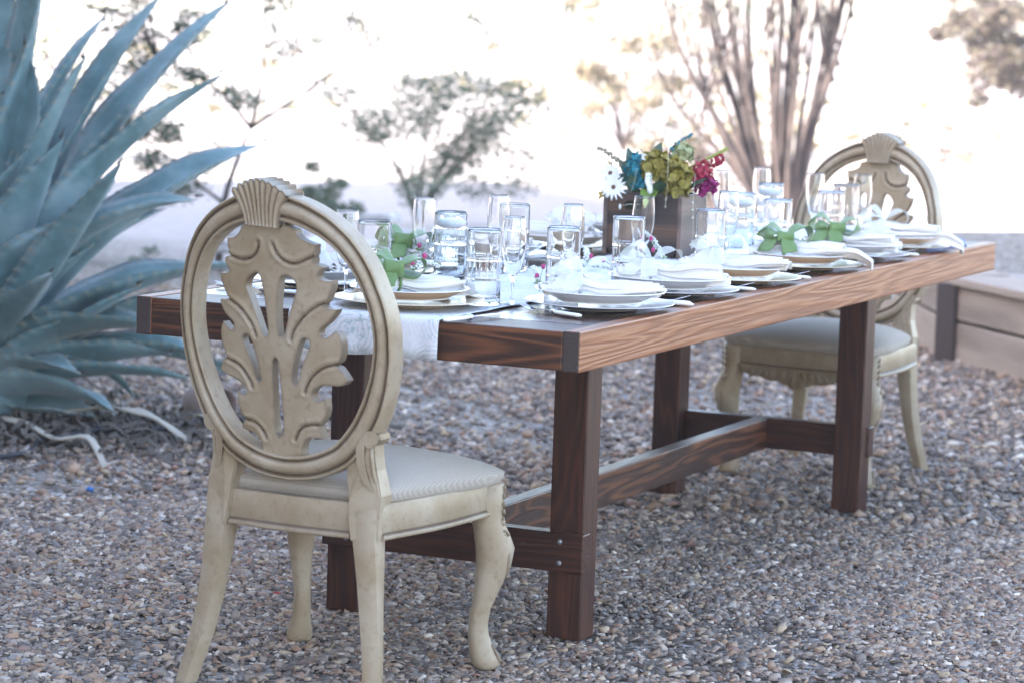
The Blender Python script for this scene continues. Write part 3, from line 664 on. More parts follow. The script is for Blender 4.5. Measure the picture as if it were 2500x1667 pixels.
fl = [(0, .0), (.029, .0), (.030, .0012), (.026, .0022), (.012, .004), (.0052, .008), (.0038, .014), (.0036, .038), (.0042, .052), (.008, .060), (.0145, .070), (.0205, .085), (.0255, .105), (.0278, .125), (.0275, .150), (.0258, .172), (.0240, .189), (.0234, .1900), (.0229, .189), (.0246, .172), (.0262, .150), (.0265, .125), (.0242, .105), (.0192, .086), (.0128, .072), (.0050, .063), (0, .0615)]
def lathe_smooth(prof, n=4):
    out = []
    P = crom([(r, 0, z) for r, z in prof], (len(prof)-1)*n+1)
    return [(max(0, p.x), p.z) for p in P]
FLU = lathe(MB(), lathe_smooth(fl, 3), 48).mesh('champagne_flute', GLASS)
def put(name, me, label, cat, loc, group, rot=None, sc=None):
    o = tag(link(name, me, None, loc, rot), label, cat, group)
    if sc: o.scale = sc
    return o
tum = [(-.646, .335, 'tumbler right of the foreground chair back, in front of the left-hand flute'),
 (-.363, .306, 'nearest tumbler, standing beside the gold plate at the near table end'),
 (-.662, 1.113, 'tall tumbler behind the glass cluster left of the box, beside the second sheer-looking flute'),
 (-.287, .560, 'tumbler behind the first white plate on the bright long side'),
 (-.308, .992, 'tumbler in front of the dark wooden flower box'),
 (-.261, 1.416, 'tumbler right of the flower box, next to the hanging crystal beads'),
 (-.280, 1.967, 'tumbler behind the plate with the first green bow right of the box'),
 (-.297, 2.465, 'tumbler in front of the far chair back, left one of the last two'),
 (-.352, 2.765, 'tumbler farthest along the table in front of the far chair')]
for x, y, l in tum: put('tumbler', TUM, 'clear '+l, 'glass', (x, y, ZR if on_runner(x) else ZT), 'clear etched tumblers', (0, 0, x*17))
for i, (x, y, l) in enumerate([(-.652, .735, 'blue tinted ribbed glass holding a floating white candle, left of the nearest tumbler'), (-.425, 2.08, 'blue tinted ribbed glass with a white candle behind the crate'), (-.527, 2.60, 'blue tinted ribbed glass with a candle far down the runner')]):
    put('ribbed_candle_glass', TUMB, l, 'candle glass', (x, y, ZR), 'ribbed candle glasses', (0, 0, i))
    cm = bpy.data.meshes.get('floating_candle') or lathe(MB(), [(0, .0), (.022, .0), (.033, .004), (.0338, .010), (.0325, .016), (.026, .020), (.003, .021), (.0012, .022), (.0012, .028), (0, .028)], 32).mesh('floating_candle', WAX)
    put('floating_candle', cm, ['white floating candle near the rim of the ribbed glass on the left', 'white floating candle in the ribbed glass behind the crate', 'white floating candle in the farthest ribbed glass'][i], 'candle', (x, y, ZR+.128), 'floating candles')
flu = [(-.696, .301, 'rising behind the foreground chair back ring'), (-.777, .845, 'standing left of the ribbed candle glass'), (-.663, 1.024, 'behind the tall tumbler left of the box'),
 (-.322, .37, 'just right of the nearest tumbler'), (-.398, .865, 'behind the tumbler on the near side of the box'), (-.401, 1.30, 'leaning into view in front of the wooden box'),
 (-.322, 1.70, 'right of the flower box'), (-.731, 2.744, 'behind the magenta flowers'), (-.699, 3.003, 'in front of the bare shrub stems'), (-.453, 2.785, 'at the left side of the far chair ring'), (-.333, 2.861, 'in front of the far chair splat')]
for i, (x, y, l) in enumerate(flu): put('champagne_flute', FLU, 'clear champagne flute '+l, 'glass', (x, y, ZR if on_runner(x) else ZT), 'champagne flutes', (.035 if i == 5 else 0, .045 if i == 5 else 0, 0))
# plates
chg = [(0, .0), (.075, .0), (.085, .003), (.098, .0075), (.150, .0135), (.1625, .0155), (.1635, .017), (.1615, .0178), (.150, .016), (.097, .0105), (.083, .006), (.07, .0045), (0, .0045)]
def ribc(i, an, r, z): return 0
PLc = {k: lathe(MB(), lathe_smooth(chg, 2), 72).mesh('charger', mt) for k, mt in (('s', CHARG), ('g', CHARGG))}
def plate_mesh(r, h, mat, rimmat=None):
    pr = [(0, 0), (r*.62, 0), (r*.66, .002), (r*.80, h*.45), (r*.93, h*.82), (r, h*.97), (r+.0012, h), (r-.001, h+.0018), (r*.9, h*.84), (r*.76, h*.52), (r*.62, .0055), (0, .0055)]
    m = MB(); lathe(m, lathe_smooth(pr, 3), 72); me = m.mesh('plate', CHINA)
    if mat is not CHINA:
        me.materials.append(mat)
        for p in me.polygons:
            if p.normal.z < -.05: p.material_index = 1
    return me
PLw = plate_mesh(.142, .024, CHINA); PLg = plate_mesh(.128, .022, CHINAW)
# cutlery
def make_cutlery(kind, label, loc, rz):
    t = thing(kind, label, 'cutlery', loc, rz, 'pearl handled cutlery')
    m = MB(); n = 14; secs = []
    for i in range(n):
        s = i/(n-1); w = .0065+.003*s; w *= min(1, (1-s)*9)**.5 if s > .89 else 1; hh = .0045*(min(1, (1-s)*9)**.5 if s > .89 else 1)
        if i == n-1: w = .0015; hh = .001
        secs.append([(-.035-.085*s, w*cos(q), .0055+hh*sin(q)) for q in np.linspace(0, 2*pi, 13)[:-1]])
    loft(m, secs); m.build('handle', WHITEH, t)
    m = MB(); tube(m, [(-.037, 0, .0055), (-.030, 0, .0055), (-.026, 0, .0055), (-.018, 0, .006)], [.0068, .0062, .0072, .0035], 12); m.build('collar', SILVER, t)
    m = MB()
    if kind == 'knife':
        secs = [[(x, -w, .006), (x, -w*.2, .0072), (x, w, .006), (x, -w*.2, .005)] for x, w in [(-.02, .0035), (0, .007), (.03, .009), (.06, .0095), (.082, .008), (.095, .003)]]
        loft(m, secs); m.build('blade', SILVER, t, False)
    elif kind == 'fork':
        P = crom([(-.02, 0, .006), (.005, 0, .006), (.03, 0, .0022), (.048, 0, .0028), (.06, 0, .006)], 12)
        ribbon(m, P, (0, 1, 0), [.0022, .002, .002, .0025, .004, .007, .0095, .0105, .011, .011, .0108, .0105]); me = m.build('neck', SILVER, t)
        so = me.modifiers.new('thickness', 'SOLIDIFY'); so.thickness = .0016
        for k in range(4): tube(MB(), [(.058, -.0081+k*.0054, .0055), (.075, -.0081+k*.0054, .011), (.097, -.0081+k*.0054, .018)], [.0015, .0014, .0006], 6).build('tine', SILVER, t)
    else:
        P = crom([(-.02, 0, .006), (.02, 0, .006), (.035, 0, .004)], 8); tube(m, P, .0022, 8)
        blob(m, (.056, 0, .006), 1, I3, (.026, .017, .005)); m.build('bowl', SILVER, t)
    return t
CUT = {}
def cutlery(kind, label, x, y, rz, z=None):
    z = z if z is not None else (ZR if on_runner(x) else ZT)
    if kind not in CUT: CUT[kind] = make_cutlery(kind, label, (x, y, z), rz); return CUT[kind]
    return dup(CUT[kind], label, (x, y, z), (0, 0, rz))
# napkins
def napkin(name, label, x, y, z, rz, bow, drape=0, mat=NAP, seed=0, sc=1.):
    R = random.Random(seed); t = thing(name, label, 'napkin', (x, y, z), rz, 'tied napkins on the plates')
    L0, L1 = -.115, .135
    for k in range(3):
        m = MB(); ns, nw = 40, 25; vs = []; ph = R.uniform(0, 6); e1 = L1-.010*k+R.uniform(-.004, .004)+(drape if k < 2 else 0); e0 = L0+.012*k
        for i in range(ns):
            s = e0+(e1-e0)*i/(ns-1); tie = -.035; d = (s-tie)
            w = .020+.040*min(1, abs(d)/.085)**.85+(.010*min(1, max(0, d)/.12)); w *= (1-.12*k)*(1-.75*max(0, (s-.13)/.1) if drape else 1)*(1 if d > 0 else .92)
            amp = .0028+.007*min(1, abs(d)/.10)*(1 if d > 0 else .7); base = .002+.0065*k+.010*math.exp(-(d/.03)**2)+.006*min(1, abs(d)/.1)*sin(k+ph)
            for j in range(nw):
                u = -1+2*j/(nw-1); yy = u*w; zz = base+amp*(1+sin(u*pi*(2.6+.5*k)+ph+.8*d*12))+.012*(1-u*u)*(1-min(1, abs(d)/.15))*1.3
                xx = s+.006*sin(u*5+ph)
                if drape and xx > .128:
                    q = xx-.128; xx = .128+min(q, .055)+.004*sin(u*4); zz = zz*max(.3, 1-q*7)-(max(0, q-.02))*.42
                vs.append((xx*sc, yy*sc, zz*sc))
        m.add(vs, [(i*nw+j, i*nw+j+1, (i+1)*nw+j+1, (i+1)*nw+j) for i in range(ns-1) for j in range(nw-1)])
        o = m.build('fold', mat, t); so = o.modifiers.new('thickness', 'SOLIDIFY'); so.thickness = .0018; so.offset = 0
    if bow:
        bm_ = GRB if bow == 'g' else ORG; big = 1.3 if bow == 'g' else 1.35; m = MB()
        tube(m, [(-.035, .024*cos(q), .024+.024*sin(q)) for q in np.linspace(0, 2*pi, 22)], .0035, 6); m.build('band', bm_, t)
        K0 = Vector((-.035, 0, .048)); U = Vector((0, 0, 1))
        for k, (ph_, ln, ht) in enumerate([(.35, .062, .030), (pi-.3, .060, .034), (pi+.9, .045, .020), (-1.0, .040, .022)][:4 if bow == 'g' else 3]):
            ph_ += R.uniform(-.25, .25)-rz; dv = Vector((cos(ph_), sin(ph_), 0)); sv = Vector((-sin(ph_), cos(ph_), 0)); ln *= big*.85; ht *= R.uniform(.8, 1.2)
            P = crom([K0, K0+dv*ln*.35+U*ht*.8, K0+dv*ln*.8+U*ht, K0+dv*ln+U*ht*.35, K0+dv*ln*.75-U*ht*.25, K0+dv*ln*.3-U*.004, K0], 26)
            m = MB(); ribbon(m, P, [(sv+U*.35*sin(i*.4+k)).normalized() for i in range(26)], [.005+.019*big*sin(pi*i/25)**.6*(1 if k < 2 else .75) for i in range(26)]); o = m.build('bow_loop', bm_, t)
            if bow == 'g': so = o.modifiers.new('thickness', 'SOLIDIFY'); so.thickness = .0012
        for k, ph_ in enumerate((-1.9, -1.2)):
            ph_ += R.uniform(-.2, .2)-rz; dv = Vector((cos(ph_), sin(ph_), 0)); sv = Vector((-sin(ph_), cos(ph_), 0)); ln = .06*big
            P = crom([K0, K0+dv*ln*.4+U*.006, K0+dv*ln*.75-U*.012, K0+dv*ln-U*.030], 14)
            m = MB(); ribbon(m, P, [(sv+U*.3*sin(i*.5+k*2)).normalized() for i in range(14)], [.005+.015*min(1, i/8) for i in range(14)]); o = m.build('bow_tail', bm_, t)
            if bow == 'g': so = o.modifiers.new('thickness', 'SOLIDIFY'); so.thickness = .0012
        blob(MB(), (-.035, 0, .048), .010, I2, (.9, 1.1, .8)).build('knot', bm_, t)
    return t
settings = [  # x, y, charger, plate, bow, drape, napkin angle, phrase
 (-.480, .185, 'g', 'g', 'g', 0, 1.2, 'at the near table end behind the foreground chair'),
 (-.150, .455, 's', 'w', 'w', 0, .45, 'nearest on the bright long side, by the corner'),
 (-.160, .890, 's', 'w', 'w', 0, .35, 'second along the bright side, before the wooden box'),
 (-.150, 1.300, 'g', 'g', 'w', 0, .30, 'third along the bright side, right of the box'),
 (-.150, 1.790, 'g', 'g', 'g', .075, .25, 'fourth along the bright side, hanging over the edge'),
 (-.160, 2.226, 's', 'w', 'g', 0, .25, 'fifth along the bright side, before the far chair'),
 (-.150, 2.640, 'g', 'g', 'w', .085, .2, 'last on the bright side, by the far corner'),
 (-.868, .485, 's', 'w', 'w', 0, 2.7, 'first on the far side, through the chair back'),
 (-.868, .885, 'g', 'w', 'g', 0, 2.9, 'second on the far side, behind the ribbed glass'),
 (-.868, 1.440, 's', 'w', '', 0, 3.0, 'third on the far side, left of the box'),
 (-.868, 1.880, 'g', 'w', 'w', 0, 3.2, 'fourth on the far side, beside the wooden box'),
 (-.868, 2.380, 's', 'w', 'w', 0, 3.1, 'fifth on the far side, behind the flowers')]
for i, (x, y, c, p, bw, dr, an, ph) in enumerate(settings):
    z = ZR if i == 0 else ZT
    ph2 = ph.replace('hanging over the edge', 'under a hanging napkin'); put('charger', PLc[c], ('silvery glass charger ' if c == 's' else 'pale gold charger ')+ph2, 'plate', (x, y, z), 'charger plates')
    put('dinner_plate', PLw if p == 'w' else PLg, ('white dinner plate ' if p == 'w' else 'white plate with beige underside ')+ph2, 'plate', (x, y, z+.0175), 'dinner plates', (0, 0, 0))
    zz = z+.0265; nx = x-.01
    bl = {'g': 'with green bow ', 'w': 'with sheer bow ', '': 'untied '}[bw]
    napkin('folded_napkin', 'white napkin '+bl+ph, nx, y, zz, an, bw, dr, NAP, i, 1.05)
napkin('folded_napkin', 'blue folded cloth hanging over the table edge near the far corner', -.135, 2.87, ZT, .15, '', .03, NAPB, 77, .7)
cutlery('fork', 'fork lying at the near side of the first white plate by the table corner', -.205, .285, 2.68)
cutlery('knife', 'knife lying across the near table edge beside the gold plate', -.265, .075, radians(80))
cutlery('fork', 'fork left of the gold plate, seen just right of the carved splat', -.66, .155, radians(88), ZR)
cutlery('spoon', 'spoon beyond the first white plate on the bright side', -.12, .625, pi+.1)
sp = [(.655, 'first'), (1.075, 'second'), (1.475, 'third'), (1.965, 'fourth'), (2.40, 'fifth')]
for y, w in sp:
    cutlery('knife', 'pearl handled knife past the %s plate of the bright long side' % w, -.135, y, pi+.06)
    cutlery('fork', 'fork lying beside the knife past the %s plate of the bright side' % w, -.13, y+.035, .04)
for y, w in ((.285, 'first'), (.69, 'second'), (1.13, 'third'), (1.66, 'fourth')):
    cutlery('knife', 'knife on the far long side before the %s plate there' % w, -.90, y, 0)
    cutlery('fork', 'fork on the far long side before the %s plate there' % w, -.90, y-.04, pi+.03)

# ------------------------------------------------------------------ wooden flower box
bx = thing('wooden_flower_box', 'dark stained wooden box with oval hand slot holding the flowers', 'crate', (-.703, 1.77, ZR))
w_, d_, h_, th_ = .225, .18, .166, .012
def slot_panel(nm, y, mat):
    m = MB(); cx, cz, rx, rz_ = .086, .132, .027, .012; n = 48; o = []; i_ = []
    for k in range(n):
        q = 2*pi*k/n+pi/n; dx, dz = cos(q), sin(q)
        e = 4; f = 1/(abs(dx)**e+abs(dz)**e)**(1/e); i_.append((cx+rx*f*dx, cz+rz_*f*dz))
        tx = ((w_-.012) / 2)/abs(dx) if dx else 9; ux = (cx-.012 if dx < 0 else w_-.012-cx)/max(1e-6, abs(dx)); uz = (cz if dz < 0 else h_-cz)/max(1e-6, abs(dz)); t_ = min(ux, uz); o.append((cx+t_*dx, cz+t_*dz))
    vs = [(x, yy, z) for yy in (y, y+th_) for P in (o, i_) for x, z in P]; fs = []
    for k in range(n):
        k2 = (k+1) % n; fs += [(k, k2, n+k2, n+k), (2*n+k, 3*n+k, 3*n+k2, 2*n+k2), (n+k, n+k2, 3*n+k2, 3*n+k), (k, 2*n+k, 2*n+k2, k2)]
    m.add(vs, fs); m.build(nm, mat, bx, False)
slot_panel('end_panel', .004, WBox); slot_panel('end_panel', d_-.016, WBox)
for x0 in (0, w_-.012): board('side_panel', (x0, 0, 0), (x0+.012, d_, h_), WBox2, bx, .0015)
board('base', (.0125, .017, .003), (w_-.0125, d_-.017, .012), WBox, bx, .001)
FOAM = M('dark_moss', (.03, .04, .02), .9)
board('moss', (.0125, .0165, .0125), (w_-.0125, d_-.0165, .150), FOAM, bx, .004)

# ------------------------------------------------------------------ flowers
G1 = M('dark_leaf', rough=.45); _c = noise(G1, ocoord(G1), 40, 3); LK(G1, ramp(G1, _c, [(.35, (.03, .07, .045)), (.7, (.075, .13, .07))]), B(G1).inputs['Base Color'])
G2 = M('bright_leaf', (.20, .32, .07), .45); OLV = M('olive_petal', rough=.6); LK(OLV, ramp(OLV, noise(OLV, ocoord(OLV), 60, 3), [(.35, (.17, .14, .025)), (.7, (.33, .28, .06))]), B(OLV).inputs['Base Color'])
YEL = M('mustard_leaf', (.42, .28, .05), .6); WHT = M('white_petal', (.82, .82, .80), .6); BRN = M('daisy_eye', (.14, .07, .03), .8)
TEAL = M('teal_petal', (.02, .20, .26), .6); MAG = M('magenta_petal', (.28, .02, .14), .6); RED = M('rose_red_petal', (.38, .04, .08), .6)
BERR = M('pale_berry', (.33, .30, .22), .35); STM = M('olive_stem', (.26, .27, .06), .5); SPR = M('white_sprig_bud', (.80, .83, .80), .6); SPG = M('sprig_green', (.13, .24, .10), .6); PNK = M('pink_bud', (.50, .06, .20), .6)
CRY = M('crystal_bead', (1, 1, 1), .02, Transmission_Weight=1, IOR=1.6); WIRE = M('pale_wire', (.55, .53, .42), .4, Metallic=.4)
CR = M('cream_leaf', (.35, .38, .20), .6)
BASE = Vector((-.59, 1.86, ZR+.15))
def petal_mesh(name, L_, w, mat, cup=.3, n=6, notch=0):
    m = MB(); vs = []
    for i in range(n):
        t = i/(n-1); ww = w*sin(pi*min(1, .12+t*.88)**.8)**.8 if i < n-1 else w*.12
        z = cup*L_*t*t
        vs += [(t*L_, -ww, z+cup*ww*.6), (t*L_-(notch if i == n-1 else 0), 0, z), (t*L_, ww, z+cup*ww*.6)]
    m.add(vs, [(3*i+j, 3*i+j+1, 3*i+j+4, 3*i+j+3) for i in range(n-1) for j in (0, 1)]); return m.mesh(name, mat)
def stem(parent, P, r, mat, name='stem'): return tube(MB(), P, r, 7).build(name, mat, parent)
def head_rot(d): return Vector(d).to_track_quat('Z', 'Y')
dpet = petal_mesh('petal', .030, .0038, WHT, .12, 5)
def daisy(label, c, nrm, R_=.031):
    c = Vector(c); t = thing('daisy', label, 'flower', BASE+Vector((-.06, -.03, -.01)), 0, 'white daisies'); o0 = t.location.copy(); q = head_rot(nrm)
    stem(t, [Vector((0, 0, 0)), (c-o0)*.6-Vector((0, 0, .01)), c-o0-q@Vector((0, 0, .004))], .0016, SPG)
    for lay, (k, sc, tl) in enumerate(((15, 1, .05), (13, .86, -.10))):
        for i in range(k):
            p = link('petal', dpet, t); an = 2*pi*i/k+lay*.2; Mx = q.to_matrix().to_4x4() @ Matrix.Rotation(an, 4, 'Z') @ Matrix.Rotation(tl+random.uniform(-.1, .1), 4, 'Y') @ Matrix.Scale(sc*R_/.034*random.uniform(.92, 1.08), 4)
            p.matrix_local = Matrix.Translation(c-o0) @ Mx @ Matrix.Translation((.004, 0, .0008*lay))
    e = blob(MB(), (0, 0, .002), .0062, I2, (1, 1, .5)).build('eye', BRN, t); e.matrix_local = Matrix.Translation(c-o0) @ q.to_matrix().to_4x4()
    return t
TOC = (CAM-Vector((-.6, 1.8, 1))).normalized()
daisy('large white daisy with brown eye at the left front of the box', (-.672, 1.762, .944), TOC+Vector((-.15, 0, .05)), .038)
daisy('white daisy behind and above the front one, tilted left', (-.694, 1.79, .979), TOC+Vector((-.3, 0, .45)), .036)
hp = petal_mesh('petal', .021, .0125, OLV, .3, 5)
def hydrangea(name, label, c, R_, k, mat, mesh, seed, stretch=(1, 1, 1)):
    R = random.Random(seed); c = Vector(c); t = thing(name, label, 'flower', c-Vector((0, 0, R_*.5)), 0, 'flower heads in the box')
    o0 = t.location; stem(t, [BASE-o0+Vector((0, 0, -.01)), c-o0], .002, STM)
    blob(MB(), c-o0, R_*.72, I2, stretch).build('core', mat, t)
    for i in range(k):
        z = 1-1.7*(i+.5)/k; a = i*2.4; r_ = sqrt(max(0, 1-z*z)); d = Vector((r_*cos(a), r_*sin(a), z)); q = head_rot(d+Vector((R.uniform(-.3, .3), R.uniform(-.3, .3), R.uniform(-.2, .2))))
        pos = c-o0+Vector((d.x*stretch[0], d.y*stretch[1], d.z*stretch[2]))*R_*R.uniform(.72, .92); tw = R.uniform(0, 6)
        for j in range(4):
            p = link('petal', mesh, t); p.matrix_local = Matrix.Translation(pos) @ q.to_matrix().to_4x4() @ Matrix.Rotation(tw+j*pi/2, 4, 'Z') @ Matrix.Rotation(-.35+R.uniform(-.25, .2), 4, 'Y') @ Matrix.Scale(R.uniform(.85, 1.25), 4)
hydrangea('hydrangea', 'big olive hydrangea head in the middle of the flower box', (-.567, 1.81, .998), .042, 28, OLV, hp, 1)
hydrangea('hydrangea', 'olive hydrangea head drooping at the right of the box', (-.520, 1.825, .975), .038, 22, OLV, hp, 2, (1, 1, 1.2))
hydrangea('hydrangea', 'olive hydrangea head hanging lowest over the right front of the box', (-.505, 1.795, .948), .028, 14, OLV, hp, 12, (1, 1, 1.1))
hydrangea('hydrangea', 'small pale green hydrangea at the top of the arrangement', (-.525, 1.88, 1.035), .028, 16, CR, petal_mesh('petal', .014, .009, CR, .2, 4), 3)
tp = petal_mesh('petal', .012, .007, TEAL, .3, 4)
hydrangea('teal_flower', 'teal blue flower cluster left of the big olive bloom', (-.624, 1.80, .990), .032, 22, TEAL, tp, 4, (.8, 1, 1.5))
hydrangea('teal_flower', 'teal flower tucked low beside the olive bloom', (-.615, 1.79, .955), .018, 9, TEAL, tp, 5)
hydrangea('white_flower', 'small white blossoms between the teal and olive flowers', (-.596, 1.80, 1.018), .016, 9, WHT, petal_mesh('petal', .012, .006, WHT, .3, 4), 6)
hydrangea('magenta_flower', 'deep magenta flower at the right end of the box', (-.452, 1.87, .955), .026, 16, MAG, petal_mesh('petal', .014, .009, MAG, .4, 5), 7)
hydrangea('rose_red_flower', 'rose red frilled flower cluster above the magenta one', (-.464, 1.865, .988), .026, 18, RED, petal_mesh('petal', .012, .006, RED, .5, 4), 8, (1, 1, 1.2))
hydrangea('rose_red_flower', 'rose red flower tip at the far right of the bunch', (-.432, 1.90, 1.020), .012, 8, RED, bpy.data.meshes['petal'] if 0 else petal_mesh('petal', .010, .006, RED, .5, 4), 9, (1, 1, 1.3))
hydrangea('white_flower', 'white petals just above the magenta flower', (-.468, 1.862, .962), .012, 8, WHT, petal_mesh('petal', .014, .0035, WHT, .2, 4), 10)
def spike(name, label, P, r, mat, k, sr, seed, smat=STM, group='flower spikes'):
    R = random.Random(seed); P = crom(P, 20); t = thing(name, label, 'flower', P[0], 0, group); o0 = P[0]
    stem(t, [p-o0 for p in P], sr, smat); m = MB()
    for i in range(k):
        u = .35+.65*i/k; p = P[min(19, int(u*19))]-o0; d = Vector((R.gauss(0, 1), R.gauss(0, 1), R.gauss(0, 1))).normalized()
        blob(m, p+d*r*1.5*(1.25-u), r*R.uniform(.55, 1), I1, (1, 1, 1.2))
    m.build('buds', mat, t); return t
spike('berry_spike', 'spike of pale berries reaching up left from the box', [(-.64, 1.83, .93), (-.665, 1.80, 1.0), (-.70, 1.775, 1.035), (-.725, 1.765, 1.047)], .0052, BERR, 46, .0016, 1, G1)
spike('white_bud_spike', 'white bud cluster hanging over the front of the box', [(-.585, 1.84, .93), (-.582, 1.80, .985), (-.574, 1.762, .968), (-.560, 1.75, .936)], .0066, SPR, 90, .0014, 2, SPG)
spike('teal_tipped_spike', 'teal tipped spike rising highest from the box', [(-.555, 1.86, .93), (-.55, 1.85, 1.04), (-.52, 1.87, 1.075), (-.496, 1.88, 1.093)], .0042, TEAL, 30, .0015, 3, BRN)
tk = thing('cut_stem', 'thick olive cut stem sticking out to the right of the flowers', 'stem', (-.50, 1.87, 1.00)); stem(tk, [(-.03, 0, -.06), (.0, 0, 0), (.05, .02, .030), (.092, .04, .056)], [.004, .0045, .0045, .005], STM)
def leafm(name, L_, w, mat, fold=.2, bend=.2, lob=0):
    m = MB(); n = 12; vs = []
    for i in range(n):
        t = i/(n-1); ww = w*sin(pi*t**.8)**.9+.0003; 
        if lob: ww *= 1+lob*sin(t*pi*4.5)
        z = -bend*L_*t*t; vs += [(t*L_, -ww, z+fold*ww), (t*L_, -ww*.5, z+fold*ww*.4), (t*L_, 0, z), (t*L_, ww*.5, z+fold*ww*.4), (t*L_, ww, z+fold*ww)]
    m.add(vs, [(5*i+j, 5*i+j+1, 5*i+j+6, 5*i+j+5) for i in range(n-1) for j in range(4)]); return m.mesh(name, mat)
def leaf(name, label, loc, mesh, rot, sc=1, grp='leaves in the flower box'):
    o = put(name, mesh, label, 'leaf', loc, grp, rot); o.scale = (sc,)*3; return o
LD = leafm('dark_leaf', .064, .017, G1); LB = leafm('pointed_leaf', .075, .024, G2, .25, .55); LY = leafm('mustard_leaf', .06, .02, YEL, .3, .1, .35)
for i, (p, r, s, l) in enumerate([((-.64, 1.79, .955), (.3, -1.2, 2.6), 1.0, 'dark green leaf behind the upper daisy'), ((-.635, 1.785, .935), (.5, -1.3, 1.0), 1.1, 'dark green leaf standing beside the teal flower'),
    ((-.65, 1.785, .945), (0, -.9, 2.2), .9, 'dark green leaf pointing up from the daisies'), ((-.615, 1.79, .93), (.8, -1.1, 4.2), 1.0, 'dark green leaf low in front of the teal flower'), ((-.60, 1.83, 1.0), (.2, -1.2, 3.1), .9, 'dark leaf between the berries and the white blossoms'), ((-.66, 1.80, .98), (.2, -1.0, 1.4), .9, 'dark oval leaf beside the berry spike'),
    ((-.668, 1.79, .945), (.4, -.5, 3.0), 1.0, 'dark leaf fanning out under the left daisy'), ((-.59, 1.79, .94), (1.2, -.9, 5.2), 1.0, 'dark leaf under the big olive bloom'), ((-.545, 1.785, .935), (.2, -.7, 4.9), 1.1, 'dark leaf below the drooping olive bloom'), ((-.485, 1.82, .94), (.4, -.8, .2), 1.0, 'dark leaf under the magenta flower'),
    ((-.60, 1.86, 1.0), (.2, -1.3, 1.2), 1.1, 'dark leaf rising behind the teal flowers'), ((-.47, 1.86, .97), (0, -1.1, .4), .9, 'dark leaf behind the rose red flowers'), ((-.645, 1.81, .99), (.6, -1.25, 2.0), 1.0, 'upright dark leaf left of the teal flowers')]):
    leaf('dark_leaf', l, p, LD, r, s)
leaf('pointed_leaf', 'bright green pointed leaf bent over the front edge of the box', (-.575, 1.80, .945), LB, (0, .15, -1.45), 1)
leaf('mustard_leaf', 'mustard yellow lobed leaf at the far left of the flowers', (-.68, 1.80, .965), LY, (.9, -.35, 2.9), 1)
leaf('mustard_leaf', 'mustard yellow leaf pointing up behind the upper daisy', (-.69, 1.80, .975), LY, (1.1, -1.0, 2.6), .8)
leaf('mustard_leaf', 'small mustard leaf hanging below the daisy at the box corner', (-.695, 1.765, .935), LY, (.9, .9, 3.3), .5)
def beads(label, P, ks):
    P = crom(P, 24); t = thing('bead_wire', label, 'bead wire', P[0], 0, 'crystal bead wires'); stem(t, [p-P[0] for p in P], .0006, WIRE, 'wire')
    for k in ks: blob(MB(), P[k]-P[0], .0042 if k % 2 else .003, I2).build('bead', CRY, t)
beads('wire loop with crystal beads arching over the middle of the flowers', [(-.56, 1.84, 1.03), (-.535, 1.80, 1.04), (-.520, 1.765, .98), (-.522, 1.762, .90)], (21, 23))
beads('wire with crystal beads hanging down the right side of the box', [(-.47, 1.84, .99), (-.462, 1.81, .95), (-.458, 1.80, .90), (-.456, 1.80, .84), (-.457, 1.80, .785)], (10, 12, 14, 20, 22))
beads('second beaded wire farther right along the box side', [(-.455, 1.87, .97), (-.448, 1.87, .93), (-.446, 1.87, .88), (-.447, 1.87, .85)], (13, 16, 19, 22))
beads('fine pale wire looping at the left of the big olive bloom', [(-.60, 1.81, 1.02), (-.61, 1.775, 1.0), (-.613, 1.762, .96), (-.620, 1.76, .935)], ())
tn = thing('dried_tendril', 'pale dried flower tendril poking through the hand slot', 'tendril', (-.617, 1.772, ZR+.134)); stem(tn, [(.01, .01, -.0), (-.008, -.008, .002), (-.028, -.012, -.003)], .0009, WIRE); blob(MB(), (-.033, -.013, -.006), .006, I2, (.6, .6, 1.3)).build('flower_head', SPR, tn)
# sprigs on the runner
def sprig(label, a, b, lift, seed, pinks=2, L_=None):
    R = random.Random(seed); a = Vector(a); b = Vector(b); mid = (a+b)/2+Vector((0, 0, lift)); P = bez([a, mid, b], 26)
    t = thing('white_flower_sprig', label, 'flower sprig', a, 0, 'white flower sprigs on the runner'); stem(t, [p-a for p in P], .0011, SPG); m = MB(); g = MB()
    for i in range(4, 26):
        for k in range(7):
            d = Vector((R.gauss(0, 1), R.gauss(0, 1), abs(R.gauss(0, 1))+.1)).normalized(); r_ = .011*(1-.55*i/26)
            blob(m, P[i]-a+d*r_*R.uniform(.4, 1.2), R.uniform(.0018, .0034), I1)
        if i % 2: 
            for s in (-1, 1):
                dd2 = Vector((R.uniform(-.5, .5), s, .5)).normalized()*.016; tube(g, [P[i]-a, P[i]-a+dd2], [.0012, .0003], 4)
    m.build('buds', SPR, t); g.build('needles', SPG, t)
    for k in range(pinks):
        p = P[6+k*5]-a+Vector((R.uniform(-.02, .02), R.uniform(-.03, .0), .012+.008*k)); stem(t, [P[3]-a, p], .0007, SPG, 'bud_stem'); blob(MB(), p, .0052, I2, (1, 1, 1.3)).build('pink_bud', PNK, t)
    for k in range(2):
        lf = link('leaf', bpy.data.meshes['sprig_leaf'] if 'sprig_leaf' in bpy.data.meshes else leafm('sprig_leaf', .028, .009, M('sprig_leaf_green', (.22, .34, .12), .5)), t, P[1+k*3]-a, (R.uniform(-.5, .5), -.4, R.uniform(0, 6)))
z0 = ZR+.008
sprig('white flower sprig lying between the near tumblers and the first white plate', (-.36, .60, z0), (-.47, .80, z0+.03), .03, 1)
sprig('white flower sprig in front of the box on the runner', (-.34, 1.10, z0), (-.47, 1.02, z0+.02), .02, 2)
